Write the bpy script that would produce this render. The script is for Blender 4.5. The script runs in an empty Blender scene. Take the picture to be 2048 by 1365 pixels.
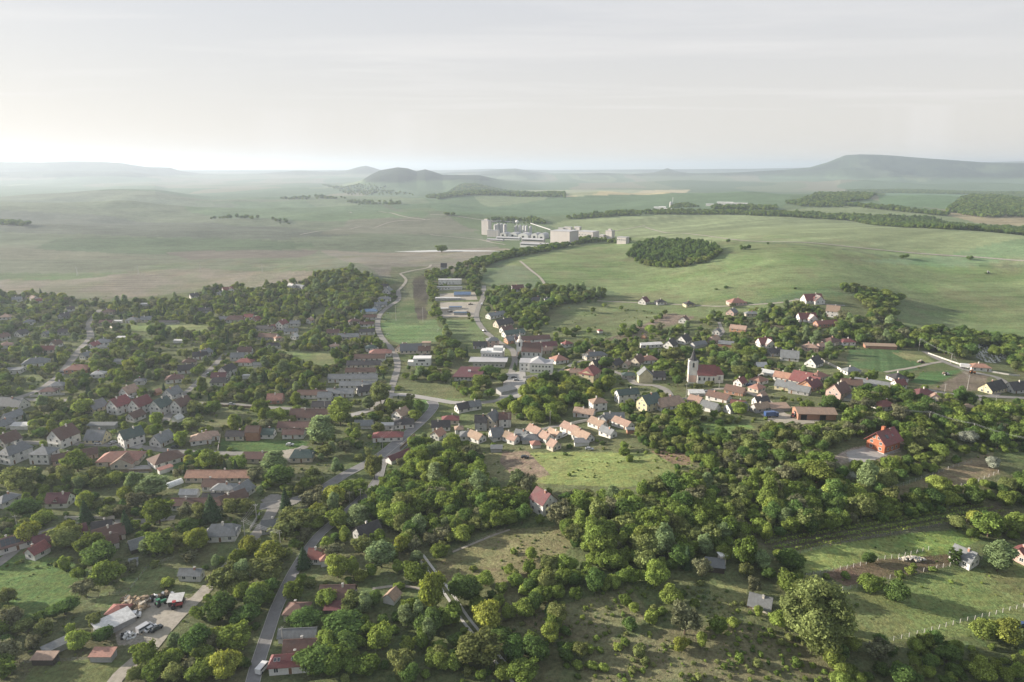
import bpy, math, random
import numpy as np
random.seed(7)
R = math.radians
sc = bpy.context.scene
col = sc.collection

# ------------------------------------------------------------------ camera
CAM_H = 150.0
FPX = 1365.0                       # focal length in photo pixels (24 mm full-frame look)
HORIZON = 333.0
PITCH = math.atan((682.5 - HORIZON) / FPX)
cam_d = bpy.data.cameras.new('camera'); cam = bpy.data.objects.new('camera', cam_d); col.objects.link(cam)
cam.location = (0, 0, CAM_H); cam.rotation_euler = (math.pi / 2 - PITCH, 0, 0)
cam_d.sensor_width = 36; cam_d.lens = 36 * FPX / 2048
cam_d.clip_start = 1; cam_d.clip_end = 90000
sc.camera = cam

# ------------------------------------------------------------------ sky, sun, exposure
SUN_EL, SUN_AZ = 16.0, -77.0       # azimuth measured from the view direction, negative = left
world = bpy.data.worlds.new('World'); sc.world = world; world.use_nodes = True
nt = world.node_tree; nt.nodes.clear()
N = nt.nodes.new; L = nt.links.new
out = N('ShaderNodeOutputWorld'); bg = N('ShaderNodeBackground')
sky = N('ShaderNodeTexSky'); sky.sky_type = 'NISHITA'; sky.sun_disc = False
sky.sun_elevation = R(SUN_EL); sky.sun_rotation = R(SUN_AZ)
sky.air_density = 1.0; sky.dust_density = 2.2; sky.ozone_density = 1.6; sky.altitude = 200
# thin streaks of cirrus: stretched noise over the direction of the sky
tc = N('ShaderNodeTexCoord'); sep = N('ShaderNodeSeparateXYZ'); L(tc.outputs['Generated'], sep.inputs[0])
mx = N('ShaderNodeMath'); mx.operation = 'MAXIMUM'; L(sep.outputs['Z'], mx.inputs[0]); mx.inputs[1].default_value = .07
dx = N('ShaderNodeMath'); dx.operation = 'DIVIDE'; L(sep.outputs['X'], dx.inputs[0]); L(mx.outputs[0], dx.inputs[1])
dy = N('ShaderNodeMath'); dy.operation = 'DIVIDE'; L(sep.outputs['Y'], dy.inputs[0]); L(mx.outputs[0], dy.inputs[1])
cmb = N('ShaderNodeCombineXYZ'); L(dx.outputs[0], cmb.inputs[0]); L(dy.outputs[0], cmb.inputs[1])
mp = N('ShaderNodeMapping'); mp.inputs['Rotation'].default_value = (0, 0, R(-24)); mp.inputs['Scale'].default_value = (.22, .60, 1)
L(cmb.outputs[0], mp.inputs[0])
nz = N('ShaderNodeTexNoise'); nz.inputs['Scale'].default_value = .9; nz.inputs['Detail'].default_value = 7; nz.inputs['Roughness'].default_value = .56; nz.inputs['Distortion'].default_value = .5
L(mp.outputs[0], nz.inputs[0])
cr = N('ShaderNodeMapRange'); cr.inputs[1].default_value = .50; cr.inputs[2].default_value = .75; cr.inputs[3].default_value = 0; cr.inputs[4].default_value = .55
L(nz.outputs[0], cr.inputs[0])
veil = N('ShaderNodeMixRGB'); veil.inputs[0].default_value = .93; vr = N('ShaderNodeMapRange'); vr.inputs[1].default_value = .02; vr.inputs[2].default_value = .34; L(sep.outputs['Z'], vr.inputs[0]); vm = N('ShaderNodeMixRGB'); vm.inputs[1].default_value = (2.85, 2.68, 2.5, 1); vm.inputs[2].default_value = (2.22, 2.33, 2.56, 1); L(vr.outputs[0], vm.inputs[0]); L(vm.outputs[0], veil.inputs[2])   # thin even cirrostratus veil
L(sky.outputs[0], veil.inputs[1])
mixc = N('ShaderNodeMixRGB'); mixc.inputs[2].default_value = (3.3, 3.2, 3.15, 1)
L(cr.outputs[0], mixc.inputs[0]); L(veil.outputs[0], mixc.inputs[1]); L(mixc.outputs[0], bg.inputs[0])
bg.inputs[1].default_value = .12
L(bg.outputs[0], out.inputs[0])
sun_d = bpy.data.lights.new('sun', 'SUN'); sun = bpy.data.objects.new('sun', sun_d); col.objects.link(sun)
sun_d.energy = 5.0; sun_d.angle = R(.6); sun_d.color = (1, .89, .75)
sdir = (math.sin(R(SUN_AZ)) * math.cos(R(SUN_EL)), math.cos(R(SUN_AZ)) * math.cos(R(SUN_EL)), math.sin(R(SUN_EL)))
from mathutils import Vector, Matrix
sun.rotation_euler = Vector(sdir).to_track_quat('Z', 'Y').to_euler(); sun.location = (-400, 300, 400)
vs = sc.view_settings; vs.view_transform = 'Standard'; vs.look = 'None'; vs.exposure = 1.25; vs.gamma = 1; vs.use_curve_mapping = False
sc.render.engine = 'CYCLES'
cy = sc.cycles
cy.use_denoising = True; cy.max_bounces = 6; cy.diffuse_bounces = 2; cy.glossy_bounces = 2; cy.transmission_bounces = 3; cy.volume_bounces = 2
cy.transparent_max_bounces = 6; cy.caustics_reflective = False; cy.caustics_refractive = False
cy.sample_clamp_indirect = 4

# ------------------------------------------------------------------ helpers
def tag(o, label=None, cat=None, group=None, kind=None):
    if label: o['label'] = label
    if cat: o['category'] = cat
    if group: o['group'] = group
    if kind: o['kind'] = kind
    return o

def empty(name, loc, rz=0):
    o = bpy.data.objects.new(name, None); col.objects.link(o)
    o.location = loc; o.rotation_euler = (0, 0, rz); o.empty_display_size = 1
    return o

def mesh_np(name, verts, faces, mats=(), fmat=None, smooth=False):
    """verts (n,3), faces: list of tuples or (m,k) array"""
    me = bpy.data.meshes.new(name)
    verts = np.asarray(verts, np.float32).reshape(-1, 3)
    if isinstance(faces, np.ndarray):
        m, k = faces.shape
        me.vertices.add(len(verts)); me.vertices.foreach_set('co', verts.ravel())
        me.loops.add(m * k); me.loops.foreach_set('vertex_index', faces.astype(np.int32).ravel())
        me.polygons.add(m); me.polygons.foreach_set('loop_start', np.arange(m, dtype=np.int32) * k)
        me.update(calc_edges=True)
    else:
        me.from_pydata([tuple(v) for v in verts.tolist()], [], faces)
    for m_ in mats: me.materials.append(m_)
    if fmat is not None: me.polygons.foreach_set('material_index', np.asarray(fmat, np.int32))
    if smooth: me.polygons.foreach_set('use_smooth', np.ones(len(me.polygons), bool))
    me.update()
    return me

def link(name, me, parent=None, loc=None, rot=None):
    o = bpy.data.objects.new(name, me); col.objects.link(o)
    if parent is not None: o.parent = parent
    if loc is not None: o.location = loc
    if rot is not None: o.rotation_euler = rot
    return o

class MB:
    """collects boxes, bars, prisms into one mesh"""
    def __init__(s): s.v = []; s.f = []; s.m = []
    def poly(s, pts, faces, mi=0):
        b = len(s.v); s.v += [tuple(p) for p in pts]; s.f += [tuple(b + i for i in f) for f in faces]; s.m += [mi] * len(faces)
    def box(s, x0, x1, y0, y1, z0, z1, mi=0):
        s.poly([(x0,y0,z0),(x1,y0,z0),(x1,y1,z0),(x0,y1,z0),(x0,y0,z1),(x1,y0,z1),(x1,y1,z1),(x0,y1,z1)],
               [(0,3,2,1),(4,5,6,7),(0,1,5,4),(1,2,6,5),(2,3,7,6),(3,0,4,7)], mi)
    def cyl(s, c, r0, r1, z0, z1, n=12, mi=0, cap=True):
        p = []
        for r, z in ((r0, z0), (r1, z1)):
            for i in range(n):
                a = 2 * math.pi * i / n; p.append((c[0] + r * math.cos(a), c[1] + r * math.sin(a), z))
        f = [(i, (i + 1) % n, n + (i + 1) % n, n + i) for i in range(n)]
        if cap: f += [tuple(range(n - 1, -1, -1)), tuple(range(n, 2 * n))]
        s.poly(p, f, mi)
    def bar(s, a, b, r, mi=0, n=4):
        a = Vector(a); b = Vector(b); d = (b - a)
        if d.length < 1e-6: return
        q = d.to_track_quat('Z', 'Y'); p = []
        for e in (a, b):
            for i in range(n):
                t = 2 * math.pi * (i + .5) / n; p.append(tuple(e + q @ Vector((r * math.cos(t), r * math.sin(t), 0))))
        s.poly(p, [(i, (i + 1) % n, n + (i + 1) % n, n + i) for i in range(n)] + [tuple(range(n - 1, -1, -1)), tuple(range(n, 2 * n))], mi)
    def build(s, name, mats, parent=None, loc=None, rot=None, mesh_only=False):
        if not isinstance(mats, (list, tuple)): mats = [mats]
        me = mesh_np(name, s.v, s.f, mats, s.m)
        return me if mesh_only else link(name, me, parent, loc, rot)

def new_mat(name, colr, rough=.9, noise=.25, nscale=1.0, rnd=0.0, bump=0.0, bscale=4.0, spec=.2, metal=0, coord='Object', hue=0.0, stain=None):
    m = bpy.data.materials.new(name); m.use_nodes = True; t = m.node_tree; n = t.nodes; b = n['Principled BSDF']
    b.inputs['Roughness'].default_value = rough; b.inputs['Specular IOR Level'].default_value = spec; b.inputs['Metallic'].default_value = metal
    co = n.new('ShaderNodeTexCoord')
    z = n.new('ShaderNodeTexNoise'); z.inputs['Scale'].default_value = nscale; z.inputs['Detail'].default_value = 6; z.inputs['Roughness'].default_value = .65
    t.links.new(co.outputs[coord], z.inputs[0])
    mr = n.new('ShaderNodeMapRange'); mr.inputs[1].default_value = .3; mr.inputs[2].default_value = .7; mr.inputs[3].default_value = 1 - noise; mr.inputs[4].default_value = 1 + noise
    t.links.new(z.outputs[0], mr.inputs[0])
    hsv = n.new('ShaderNodeHueSaturation'); hsv.inputs['Color'].default_value = (*colr, 1)
    src = mr.outputs[0]
    if rnd or hue:
        oi = n.new('ShaderNodeObjectInfo')
        r2 = n.new('ShaderNodeMapRange'); r2.inputs[3].default_value = 1 - rnd; r2.inputs[4].default_value = 1 + rnd
        t.links.new(oi.outputs['Random'], r2.inputs[0])
        mu = n.new('ShaderNodeMath'); mu.operation = 'MULTIPLY'; t.links.new(src, mu.inputs[0]); t.links.new(r2.outputs[0], mu.inputs[1]); src = mu.outputs[0]
        if hue:
            m1 = n.new('ShaderNodeMath'); m1.operation = 'MULTIPLY'; m1.inputs[1].default_value = 7.31; t.links.new(oi.outputs['Random'], m1.inputs[0])
            fr = n.new('ShaderNodeMath'); fr.operation = 'FRACT'; t.links.new(m1.outputs[0], fr.inputs[0])
            r3 = n.new('ShaderNodeMapRange'); r3.inputs[3].default_value = .5 - hue; r3.inputs[4].default_value = .5 + hue
            t.links.new(fr.outputs[0], r3.inputs[0]); t.links.new(r3.outputs[0], hsv.inputs['Hue'])
    t.links.new(src, hsv.inputs['Value'])
    last = hsv.outputs[0]
    if stain:
        z2 = n.new('ShaderNodeTexNoise'); z2.inputs['Scale'].default_value = stain[3] if len(stain) > 3 else .35; z2.inputs['Detail'].default_value = 5
        t.links.new(co.outputs[coord], z2.inputs[0])
        m2 = n.new('ShaderNodeMapRange'); m2.inputs[1].default_value = .48; m2.inputs[2].default_value = .66; m2.inputs[4].default_value = .6
        t.links.new(z2.outputs[0], m2.inputs[0])
        mm = n.new('ShaderNodeMixRGB'); mm.inputs[2].default_value = (*stain[:3], 1)
        t.links.new(m2.outputs[0], mm.inputs[0]); t.links.new(last, mm.inputs[1]); last = mm.outputs[0]
    t.links.new(last, b.inputs['Base Color'])
    if bump:
        z3 = n.new('ShaderNodeTexNoise'); z3.inputs['Scale'].default_value = bscale; z3.inputs['Detail'].default_value = 4
        t.links.new(co.outputs[coord], z3.inputs[0])
        bp = n.new('ShaderNodeBump'); bp.inputs['Strength'].default_value = 1; bp.inputs['Distance'].default_value = bump
        t.links.new(z3.outputs[0], bp.inputs['Height']); t.links.new(bp.outputs[0], b.inputs['Normal'])
    return m

# ------------------------------------------------------------------ noise and terrain
def vnoise(x, y, seed=0):
    x = np.asarray(x, float); y = np.asarray(y, float)
    xi = np.floor(x).astype(np.int64); yi = np.floor(y).astype(np.int64); xf = x - xi; yf = y - yi
    u = xf * xf * (3 - 2 * xf); v = yf * yf * (3 - 2 * yf)
    def h(a, b):
        n_ = (a * 374761393 + b * 668265263 + seed * 1442695041) & 0xffffffff
        n_ = ((n_ ^ (n_ >> 13)) * 1274126177) & 0xffffffff
        return ((n_ ^ (n_ >> 16)) & 0xffff) / 65535.0
    return (h(xi, yi) * (1 - u) + h(xi + 1, yi) * u) * (1 - v) + (h(xi, yi + 1) * (1 - u) + h(xi + 1, yi + 1) * u) * v
def fbm(x, y, o=4, seed=0):
    s = 0; a = .5; t = 0
    for i in range(o):
        s = s + a * vnoise(x * 2 ** i + 17 * i, y * 2 ** i - 9 * i, seed + i); t += a; a *= .5
    return s / t
CP, SP = math.cos(PITCH), math.sin(PITCH)
def pix_dir(px, py):
    px = np.asarray(px, float); py = np.asarray(py, float)
    u = 682.5 - py; x = px - 1024.0
    return np.stack([x, FPX * CP + u * SP, -FPX * SP + u * CP], -1)
def to_pix(x, y, z):
    z = z - CAM_H
    dep = y * CP - z * SP; up = y * SP + z * CP
    dep = np.where(dep < 1, 1, dep)
    return 1024 + FPX * x / dep, 682.5 - FPX * up / dep, dep

# distance, front width, back width, crest line in photo pixels
RIDGES = [
 (14000, 2000, 2000, [(-400,342),(0,340),(300,341),(900,341),(980,338),(1100,341),(1330,339),(1500,338),(1600,336),(1800,333),(1960,325),(2048,323),(2400,325)]),
 (9900, 1100, 1200, [(-500,330),(-200,325),(0,324),(50,322),(140,321),(240,325),(290,332),(340,334),(365,342),(400,347),(480,348),(540,345),(600,341),(650,343),(690,341),(715,334),(732,331),(748,335),(775,344),(870,346),(960,343),(1000,338),(1030,337),(1060,342),(1110,347),(1300,348),(1318,342),(1335,336),(1350,342),(1380,347),(1500,345),(2400,345)]),
 (8600, 800, 900, [(-400,345),(0,345),(120,342),(250,343),(330,352),(430,358),(700,356),(880,355),(960,349),(1030,343),(1100,350),(1200,346),(1260,349),(1330,344),(1400,348),(1480,345),(1570,340),(1620,335),(1655,325),(1690,311),(1720,309),(1760,310),(1790,312),(1850,317),(1910,321),(1980,326),(2048,327),(2200,330),(2500,345)]),
 (5900, 380, 460, [(-400,362),(0,370),(400,375),(700,372),(1150,364),(1240,358),(1310,352),(1345,347),(1380,350),(1440,360),(1520,361),(1560,356),(1640,351),(1672,345),(1683,339),(1700,341),(1745,344),(1790,352),(1850,357),(1920,352),(2000,350),(2100,349),(2400,350)]),
 (5600, 1250, 900, [(-400,376),(0,378),(120,378),(200,377),(240,373),(310,372),(345,378),(380,386),(560,392),(640,388),(690,372),(722,362),(745,348),(760,341),(795,335),(815,337),(833,343),(850,339),(868,344),(885,350),(960,351),(985,357),(1010,362),(1080,371),(1160,377),(1250,382),(1500,384),(1900,380),(2400,378)]),
 (3500, 420, 500, [(-500,392),(-100,388),(0,391),(60,386),(150,381),(200,378),(240,376),(310,376),(345,381),(380,388),(420,396),(700,410),(2400,410)]),
 (4300, 620, 420, [(-400,400),(60,400),(780,402),(840,395),(890,381),(930,372),(950,371),(985,378),(1030,386),(1120,390),(1180,398),(1300,402),(1600,402),(2400,400)]),
]
_prep = []
for D_, wf, wb, prof in RIDGES:
    P_ = np.array(prof, float); d = pix_dir(P_[:, 0], P_[:, 1])
    az = np.arctan2(d[:, 0], d[:, 1]); zc = CAM_H + D_ * d[:, 2] / np.hypot(d[:, 0], d[:, 1])
    _prep.append((D_, wf, wb, az, zc))
BUMPS = [  # x, y, height, sx, sy   local relief
 (430, 960, 42, 330, 250), (-215, 860, 13, 75, 60), (-420, 1000, 17, 300, 130), (-900, 1350, 26, 500, 170), (-300, 1750, 22, 700, 140),
 (185, 335, 15, 110, 95), (60, 250, 6, 60, 60), (-1500, 2100, 40, 700, 200), (900, 1900, 28, 600, 260), (1500, 2500, 45, 700, 300), (300, 2900, 32, 700, 260),
 (440, 640, -12, 60, 120), (570, 780, -18, 90, 150), (150, 820, -10, 60, 140), (330, 800, 6, 60, 100), (760, 900, 14, 90, 200), (-700, 3000, 18, 1100, 260), (700, 1300, 24, 320, 300), (1300, 3100, 30, 300, 160),
]
def H_exact(x, y):
    x = np.asarray(x, float); y = np.asarray(y, float)
    r = np.hypot(x, y); az = np.arctan2(x, np.where(y == 0, 1e-6, y))
    z = 0.0 * x
    for bx, by, h, sx, sy in BUMPS: z = z + h * np.exp(-.5 * ((x - bx) / sx) ** 2 - .5 * ((y - by) / sy) ** 2)
    z = z + np.clip((r - 150) / 900, .25, 2.2) * 5.0 * (fbm(x / 260 + 3, y / 260, 3, 5) - .5)
    z = z + np.clip((y - 850) / 300, 0, 1) * np.clip((-x + 50) / 250, 0, 1) * 48 * (fbm(x / 460 + 9, y / 230, 3, 19) - .45)
    z = z + np.clip((r - 1500) / 1500, 0, 1) * 42 * (fbm(x / 900, y / 520, 3, 11) - .45)
    for D_, wf, wb, a_, zc in _prep:
        sel = (np.abs(r - D_) < 2.6 * max(wf, wb)) & (y > 0)
        if not np.any(sel): continue
        rr = r[sel]; crest = np.interp(az[sel], a_, zc)
        w = np.where(rr < D_, wf, wb) * (.55 + .9 * fbm(x[sel] / wf * 2.3, y[sel] / wf * 1.2, 3, 31))
        t = (rr - D_) / w
        b_ = np.exp(-.5 * t * t * 1.6)
        zz = z[sel]; add = np.maximum(crest - zz * 0, 0)
        b_ = b_ * (1 - .22 * (1 - b_) * fbm(x[sel] / wf * 6, y[sel] / wf * 3, 4, 77) * 2)
        z[sel] = np.maximum(zz * (1 - b_) + add * b_, zz * (1 - b_ * .8))
    return z
# the near terrain is looked up in a 2 m table (fast), the rest is computed
_gx = np.arange(-1500, 1502, 2.5); _gy = np.arange(60, 2402, 2.5)
_GXX, _GYY = np.meshgrid(_gx, _gy); _TAB = H_exact(_GXX.ravel(), _GYY.ravel()).reshape(_GXX.shape)
def H(x, y):
    x = np.asarray(x, float); y = np.asarray(y, float)
    u = (x - _gx[0]) / 2.5; v = (y - _gy[0]) / 2.5
    ok = (u >= 0) & (v >= 0) & (u < len(_gx) - 1) & (v < len(_gy) - 1)
    ui = np.clip(u, 0, len(_gx) - 2).astype(int); vi = np.clip(v, 0, len(_gy) - 2).astype(int)
    fu = np.clip(u - ui, 0, 1); fv = np.clip(v - vi, 0, 1)
    z = (_TAB[vi, ui] * (1 - fu) + _TAB[vi, ui + 1] * fu) * (1 - fv) + (_TAB[vi + 1, ui] * (1 - fu) + _TAB[vi + 1, ui + 1] * fu) * fv
    if not np.all(ok):
        z = np.array(z); z[~ok] = H_exact(x[~ok], y[~ok])
    return z
def ground_at(px, py, dz=0.0, zmax=26000):
    """point of the terrain (raised by dz) seen at a photo pixel"""
    px = np.atleast_1d(np.asarray(px, float)); py = np.atleast_1d(np.asarray(py, float))
    d = pix_dir(px, py); d = d / np.linalg.norm(d, axis=1)[:, None]
    t = np.full(len(px), 120.0); lo = t.copy(); done = np.zeros(len(px), bool); hi = t.copy()
    while not done.all() and t.min() < zmax:
        z = CAM_H + d[:, 2] * t; g = H(d[:, 0] * t, d[:, 1] * t) + dz
        hit = (z < g) & ~done; hi[hit] = t[hit]; done |= hit
        lo[~done] = t[~done]; t = np.where(done, t, t * 1.012)
        if (t[~done] > zmax).all() if (~done).any() else True: break
    hi[~done] = lo[~done]
    for _ in range(18):
        m = .5 * (lo + hi); z = CAM_H + d[:, 2] * m; g = H(d[:, 0] * m, d[:, 1] * m) + dz
        b_ = z < g; hi = np.where(b_, m, hi); lo = np.where(b_, lo, m)
    P_ = d * hi[:, None]
    return P_[:, 0], P_[:, 1], P_[:, 2] + CAM_H - dz, hi
def G(px, py, dz=0.0):
    x, y, z, t = ground_at([px], [py], dz); return float(x[0]), float(y[0]), float(z[0])
def pip(x, y, poly):
    inside = np.zeros(x.shape, bool); n = len(poly); j = n - 1
    for i in range(n):
        xi, yi = poly[i]; xj, yj = poly[j]
        c = ((yi > y) != (yj > y)) & (x < (xj - xi) * (y - yi) / ((yj - yi) or 1e-12) + xi)
        inside ^= c; j = i
    return inside
def wpoly(pts):
    a = np.array(pts, float); x, y, z, t = ground_at(a[:, 0], a[:, 1]); return list(zip(x.tolist(), y.tolist()))
# ------------------------------------------------------------------ ground
# what grows where: outlines drawn on the photograph and laid out on the terrain, (r, g, b), row spacing in metres (0 = none), row angle
FIELDS = [
 ([(-300,1365),(-300,600),(130,598),(230,600),(420,575),(600,565),(640,545),(700,540),(780,560),(960,540),(1020,578),(1190,600),(1500,610),(1600,600),(1800,600),(1810,670),(2400,700),(2400,1500),(-300,1500)], (.105,.122,.05), 0, 0),
 # big right-hand crop field and its neighbours
 ([(955,555),(1020,520),(1160,482),(1260,475),(1500,488),(1900,530),(2500,560),(2500,668),(1815,665),(1770,600),(1690,575),(1500,608),(1340,605),(1190,575),(1090,583),(1030,575)], (.135,.178,.068), 14, 12),
 ([(960,560),(1000,530),(1060,535),(1090,580),(1070,582),(985,574)], (.125,.16,.085), 0, 0),
 ([(1130,440),(1300,432),(1500,430),(1700,440),(1900,462),(2500,500),(2500,555),(1900,527),(1500,486),(1320,478),(1100,452)], (.175,.215,.10), 16, 30),
 ([(1700,520),(2500,500),(2500,528),(1960,532)], (.14,.21,.10), 0, 0),
 # left plain
 ([(-900,385),(700,395),(900,430),(960,470),(1000,495),(640,500),(300,520),(-900,520)], (.115,.14,.085), 0, 70),
 ([(-900,520),(640,500),(900,510),(960,525),(780,560),(600,540),(300,545),(-900,560)], (.13,.145,.095), 0, 20),
 ([(-900,560),(150,560),(260,545),(400,535),(640,545),(600,565),(420,578),(230,598),(-900,595)], (.16,.145,.11), 0, 60),
 ([(640,500),(1000,495),(980,520),(860,560),(760,552),(680,520)], (.16,.15,.12), 0, 30),
 ([(780,535),(860,532),(862,560),(828,640),(800,600),(790,560)], (.115,.13,.07), 0, 0),
 ([(830,555),(855,545),(858,620),(850,650),(830,640),(826,600)], (.07,.062,.05), 3, 85),
 ([(330,400),(700,396),(860,428),(830,445),(560,440),(380,425)], (.10,.15,.075), 0, 0),
 ([(640,505),(660,503),(900,500),(1010,497),(1040,500),(900,508),(760,510)], (.18,.16,.12), 0, 0),
 ([(-900,430),(200,430),(420,445),(700,470),(560,480),(200,470),(-900,455)], (.10,.115,.085), 0, 0), ([(100,480),(420,476),(640,490),(420,510),(60,505)], (.085,.12,.065), 0, 0), ([(-900,500),(200,505),(330,520),(-900,545)], (.145,.15,.10), 0, 0), ([(330,505),(640,500),(600,515),(380,520)], (.14,.125,.10), 0, 0),
 ([(700,440),(900,436),(960,462),(850,470),(640,470)], (.14,.145,.10), 0, 0), ([(-900,405),(360,402),(480,408),(300,420),(-900,420)], (.12,.15,.09), 0, 0), ([(560,395),(760,392),(860,405),(700,412)], (.13,.17,.09), 0, 0),
 # far right fields
 ([(1130,395),(1250,382),(1380,380),(1330,398),(1200,404)], (.36,.31,.17), 0, 0),
 ([(960,372),(1160,380),(1290,380),(1180,394),(1130,392),(1040,385)], (.22,.24,.13), 0, 0),
 ([(860,410),(1130,395),(1330,388),(1600,388),(1560,420),(1300,426),(1100,432),(900,428)], (.09,.145,.07), 0, 0),
 ([(1560,420),(1700,412),(1900,425),(2300,440),(2300,470),(1900,455),(1700,438)], (.16,.20,.09), 0, 0),
 ([(1870,425),(2300,432),(2300,462),(1960,448)], (.26,.22,.12), 0, 0),
 ([(1740,385),(1800,380),(1930,388),(1900,420),(1760,408)], (.10,.17,.08), 0, 0),
 # village greens
 ([(762,648),(800,640),(872,640),(884,662),(886,682),(800,690),(766,672)], (.12,.175,.07), 5, 0),
 ([(884,640),(955,636),(968,665),(972,682),(905,684)], (.12,.16,.065), 4, 10),
 ([(770,600),(826,600),(840,650),(768,645)], (.075,.11,.045), 0, 0),
 ([(1180,605),(1340,610),(1350,625),(1230,680),(1100,672),(1070,660),(1130,610)], (.14,.165,.07), 7, 40),
 ([(1355,616),(1400,618),(1380,640),(1300,665),(1240,690),(1170,694),(1280,652)], (.155,.12,.09), 3, 40),
 ([(1270,586),(1340,588),(1450,600),(1500,610),(1600,600),(1620,640),(1450,640),(1200,605),(1215,592)], (.13,.165,.065), 0, 0),
 ([(1520,640),(1600,640),(1640,665),(1600,680),(1540,660)], (.12,.10,.075), 3, 20),
 ([(1700,700),(1800,700),(1860,735),(1790,748),(1690,730)], (.07,.125,.045), 3.5, 65),
 ([(1780,704),(1850,712),(1880,728),(1820,722)], (.19,.20,.08), 0, 0),
 ([(1840,745),(1930,740),(1860,772),(1820,765)], (.075,.15,.045), 0, 0),
 ([(1935,742),(1985,750),(1960,780),(1850,785)], (.17,.14,.10), 2.5, 60),
 ([(1175,750),(1190,740),(1060,745),(1120,770),(1180,765)], (.10,.15,.05), 0, 0),
 # middle meadow below the lane
 ([(950,905),(1180,905),(1320,905),(1390,920),(1350,955),(1250,975),(1150,970),(980,960),(940,925)], (.17,.21,.058), 0, 0),
 ([(945,905),(1000,905),(1050,960),(985,962),(940,930)], (.16,.165,.07), 0, 0),
 ([(1010,902),(1060,902),(1100,950),(1040,965),(1000,925)], (.19,.145,.10), 0, 0),
 ([(1300,900),(1380,900),(1375,930),(1345,930)], (.20,.14,.085), 0, 0),
 ([(1390,845),(1500,850),(1520,870),(1480,880),(1400,880)], (.15,.20,.06), 0, 0),
 # left lawns
 ([(440,874),(520,880),(620,885),(590,905),(440,902)], (.075,.13,.035), 0, 0),
 ([(340,905),(395,905),(395,945),(345,945)], (.07,.12,.04), 0, 0),
 ([(-300,1130),(60,1110),(130,1120),(190,1150),(190,1165),(90,1230),(30,1260),(-200,1340)], (.085,.135,.035), 0, 0),
 ([(200,1180),(300,1130),(400,1150),(420,1180),(240,1215),(190,1210)], (.115,.15,.05), 0, 0),
 ([(60,1330),(180,1315),(260,1320),(240,1365),(40,1365)], (.12,.165,.045), 0, 0),
 ([(820,800),(880,802),(868,822),(820,828)], (.10,.16,.05), 0, 0),
 ([(830,795),(990,800),(920,812),(850,796)], (.14,.17,.07), 0, 0),
 ([(530,700),(680,700),(680,740),(600,740)], (.15,.18,.07), 4, 0),
 ([(330,640),(420,648),(420,672),(240,660),(230,648)], (.16,.19,.07), 5, 5),
 ([(0,606),(70,606),(70,622),(0,620)], (.14,.18,.06), 0, 0),
 ([(480,595),(600,590),(610,605),(480,610)], (.15,.18,.07), 0, 0),
 # hillside in the foreground
 ([(870,1130),(1000,1058),(1130,1050),(1150,1090),(1080,1150),(960,1170),(880,1160)], (.165,.15,.07), 0, 0),
 ([(1040,1240),(1120,1210),(1260,1170),(1300,1230),(1200,1290),(1090,1270)], (.165,.15,.08), 0, 0),
 ([(1180,1290),(1330,1260),(1480,1250),(1640,1300),(1700,1365),(1150,1365)], (.15,.145,.07), 0, 0),
 ([(1420,1170),(1500,1170),(1500,1230),(1430,1240)], (.15,.16,.06), 0, 0),
 ([(1560,1110),(1700,1070),(1900,1060),(1960,1075),(1880,1120),(1700,1140),(1600,1150)], (.17,.215,.055), 0, 0),
 ([(1660,1180),(2048,1130),(2300,1130),(2300,1230),(1820,1290),(1700,1290)], (.155,.18,.06), 0, 0),
 ([(1650,1150),(1750,1120),(1900,1108),(1900,1130),(1700,1178)], (.135,.092,.06), 0, 0),
 ([(1760,990),(1900,930),(1990,905),(2000,950),(1860,985),(1790,1005)], (.20,.165,.09), 0, 0),
 ([(1520,1090),(1700,1062),(1900,1030),(2010,1005),(2010,1030),(1900,1055),(1560,1110)], (.105,.10,.06), 3, 12),
 ([(1900,1290),(2300,1230),(2300,1260),(1940,1300)], (.12,.15,.06), 0, 0),
 # scrap yard, log-house plot
 ([(260,1200),(330,1195),(400,1195),(330,1260),(300,1290),(230,1290),(225,1250)], (.30,.265,.225), 0, 0),
 ([(225,1255),(300,1250),(310,1280),(240,1290)], (.24,.225,.19), 0, 0),
 ([(1660,920),(1700,895),(1745,885),(1800,900),(1770,910),(1700,935)], (.27,.22,.18), 0, 0),
 ([(1680,930),(1790,905),(1800,912),(1720,940)], (.17,.155,.075), 0, 0),
]
azs = np.concatenate([np.linspace(-180, -62, 60, endpoint=False), np.linspace(-62, -42, 130, endpoint=False), np.linspace(-42, 42, 1000, endpoint=False), np.linspace(42, 62, 130, endpoint=False), np.linspace(62, 180, 60)])
rs = [0.0, 40., 80.]; r_ = 110.0
while r_ < 60000:
    rs.append(r_)
    px_row = max(r_ * r_ / (CAM_H * FPX) * 2.2, .9)
    r_ += min(px_row, r_ * .012) if r_ > 165 else 6
rs = np.array(rs)
AZ, RR = np.meshgrid(np.radians(azs), rs)
GX = (RR * np.sin(AZ)).ravel(); GY = (RR * np.cos(AZ)).ravel()
GZ = H(GX, GY)
na, nr = len(azs), len(rs)
i0 = (np.arange(nr - 1)[:, None] * na + np.arange(na - 1)[None, :]).ravel()
gfaces = np.stack([i0, i0 + 1, i0 + na + 1, i0 + na], 1)[:, ::-1]
base = np.array([.10, .14, .065])
C = np.tile(base, (len(GX), 1))
rr = np.hypot(GX, GY)
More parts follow.
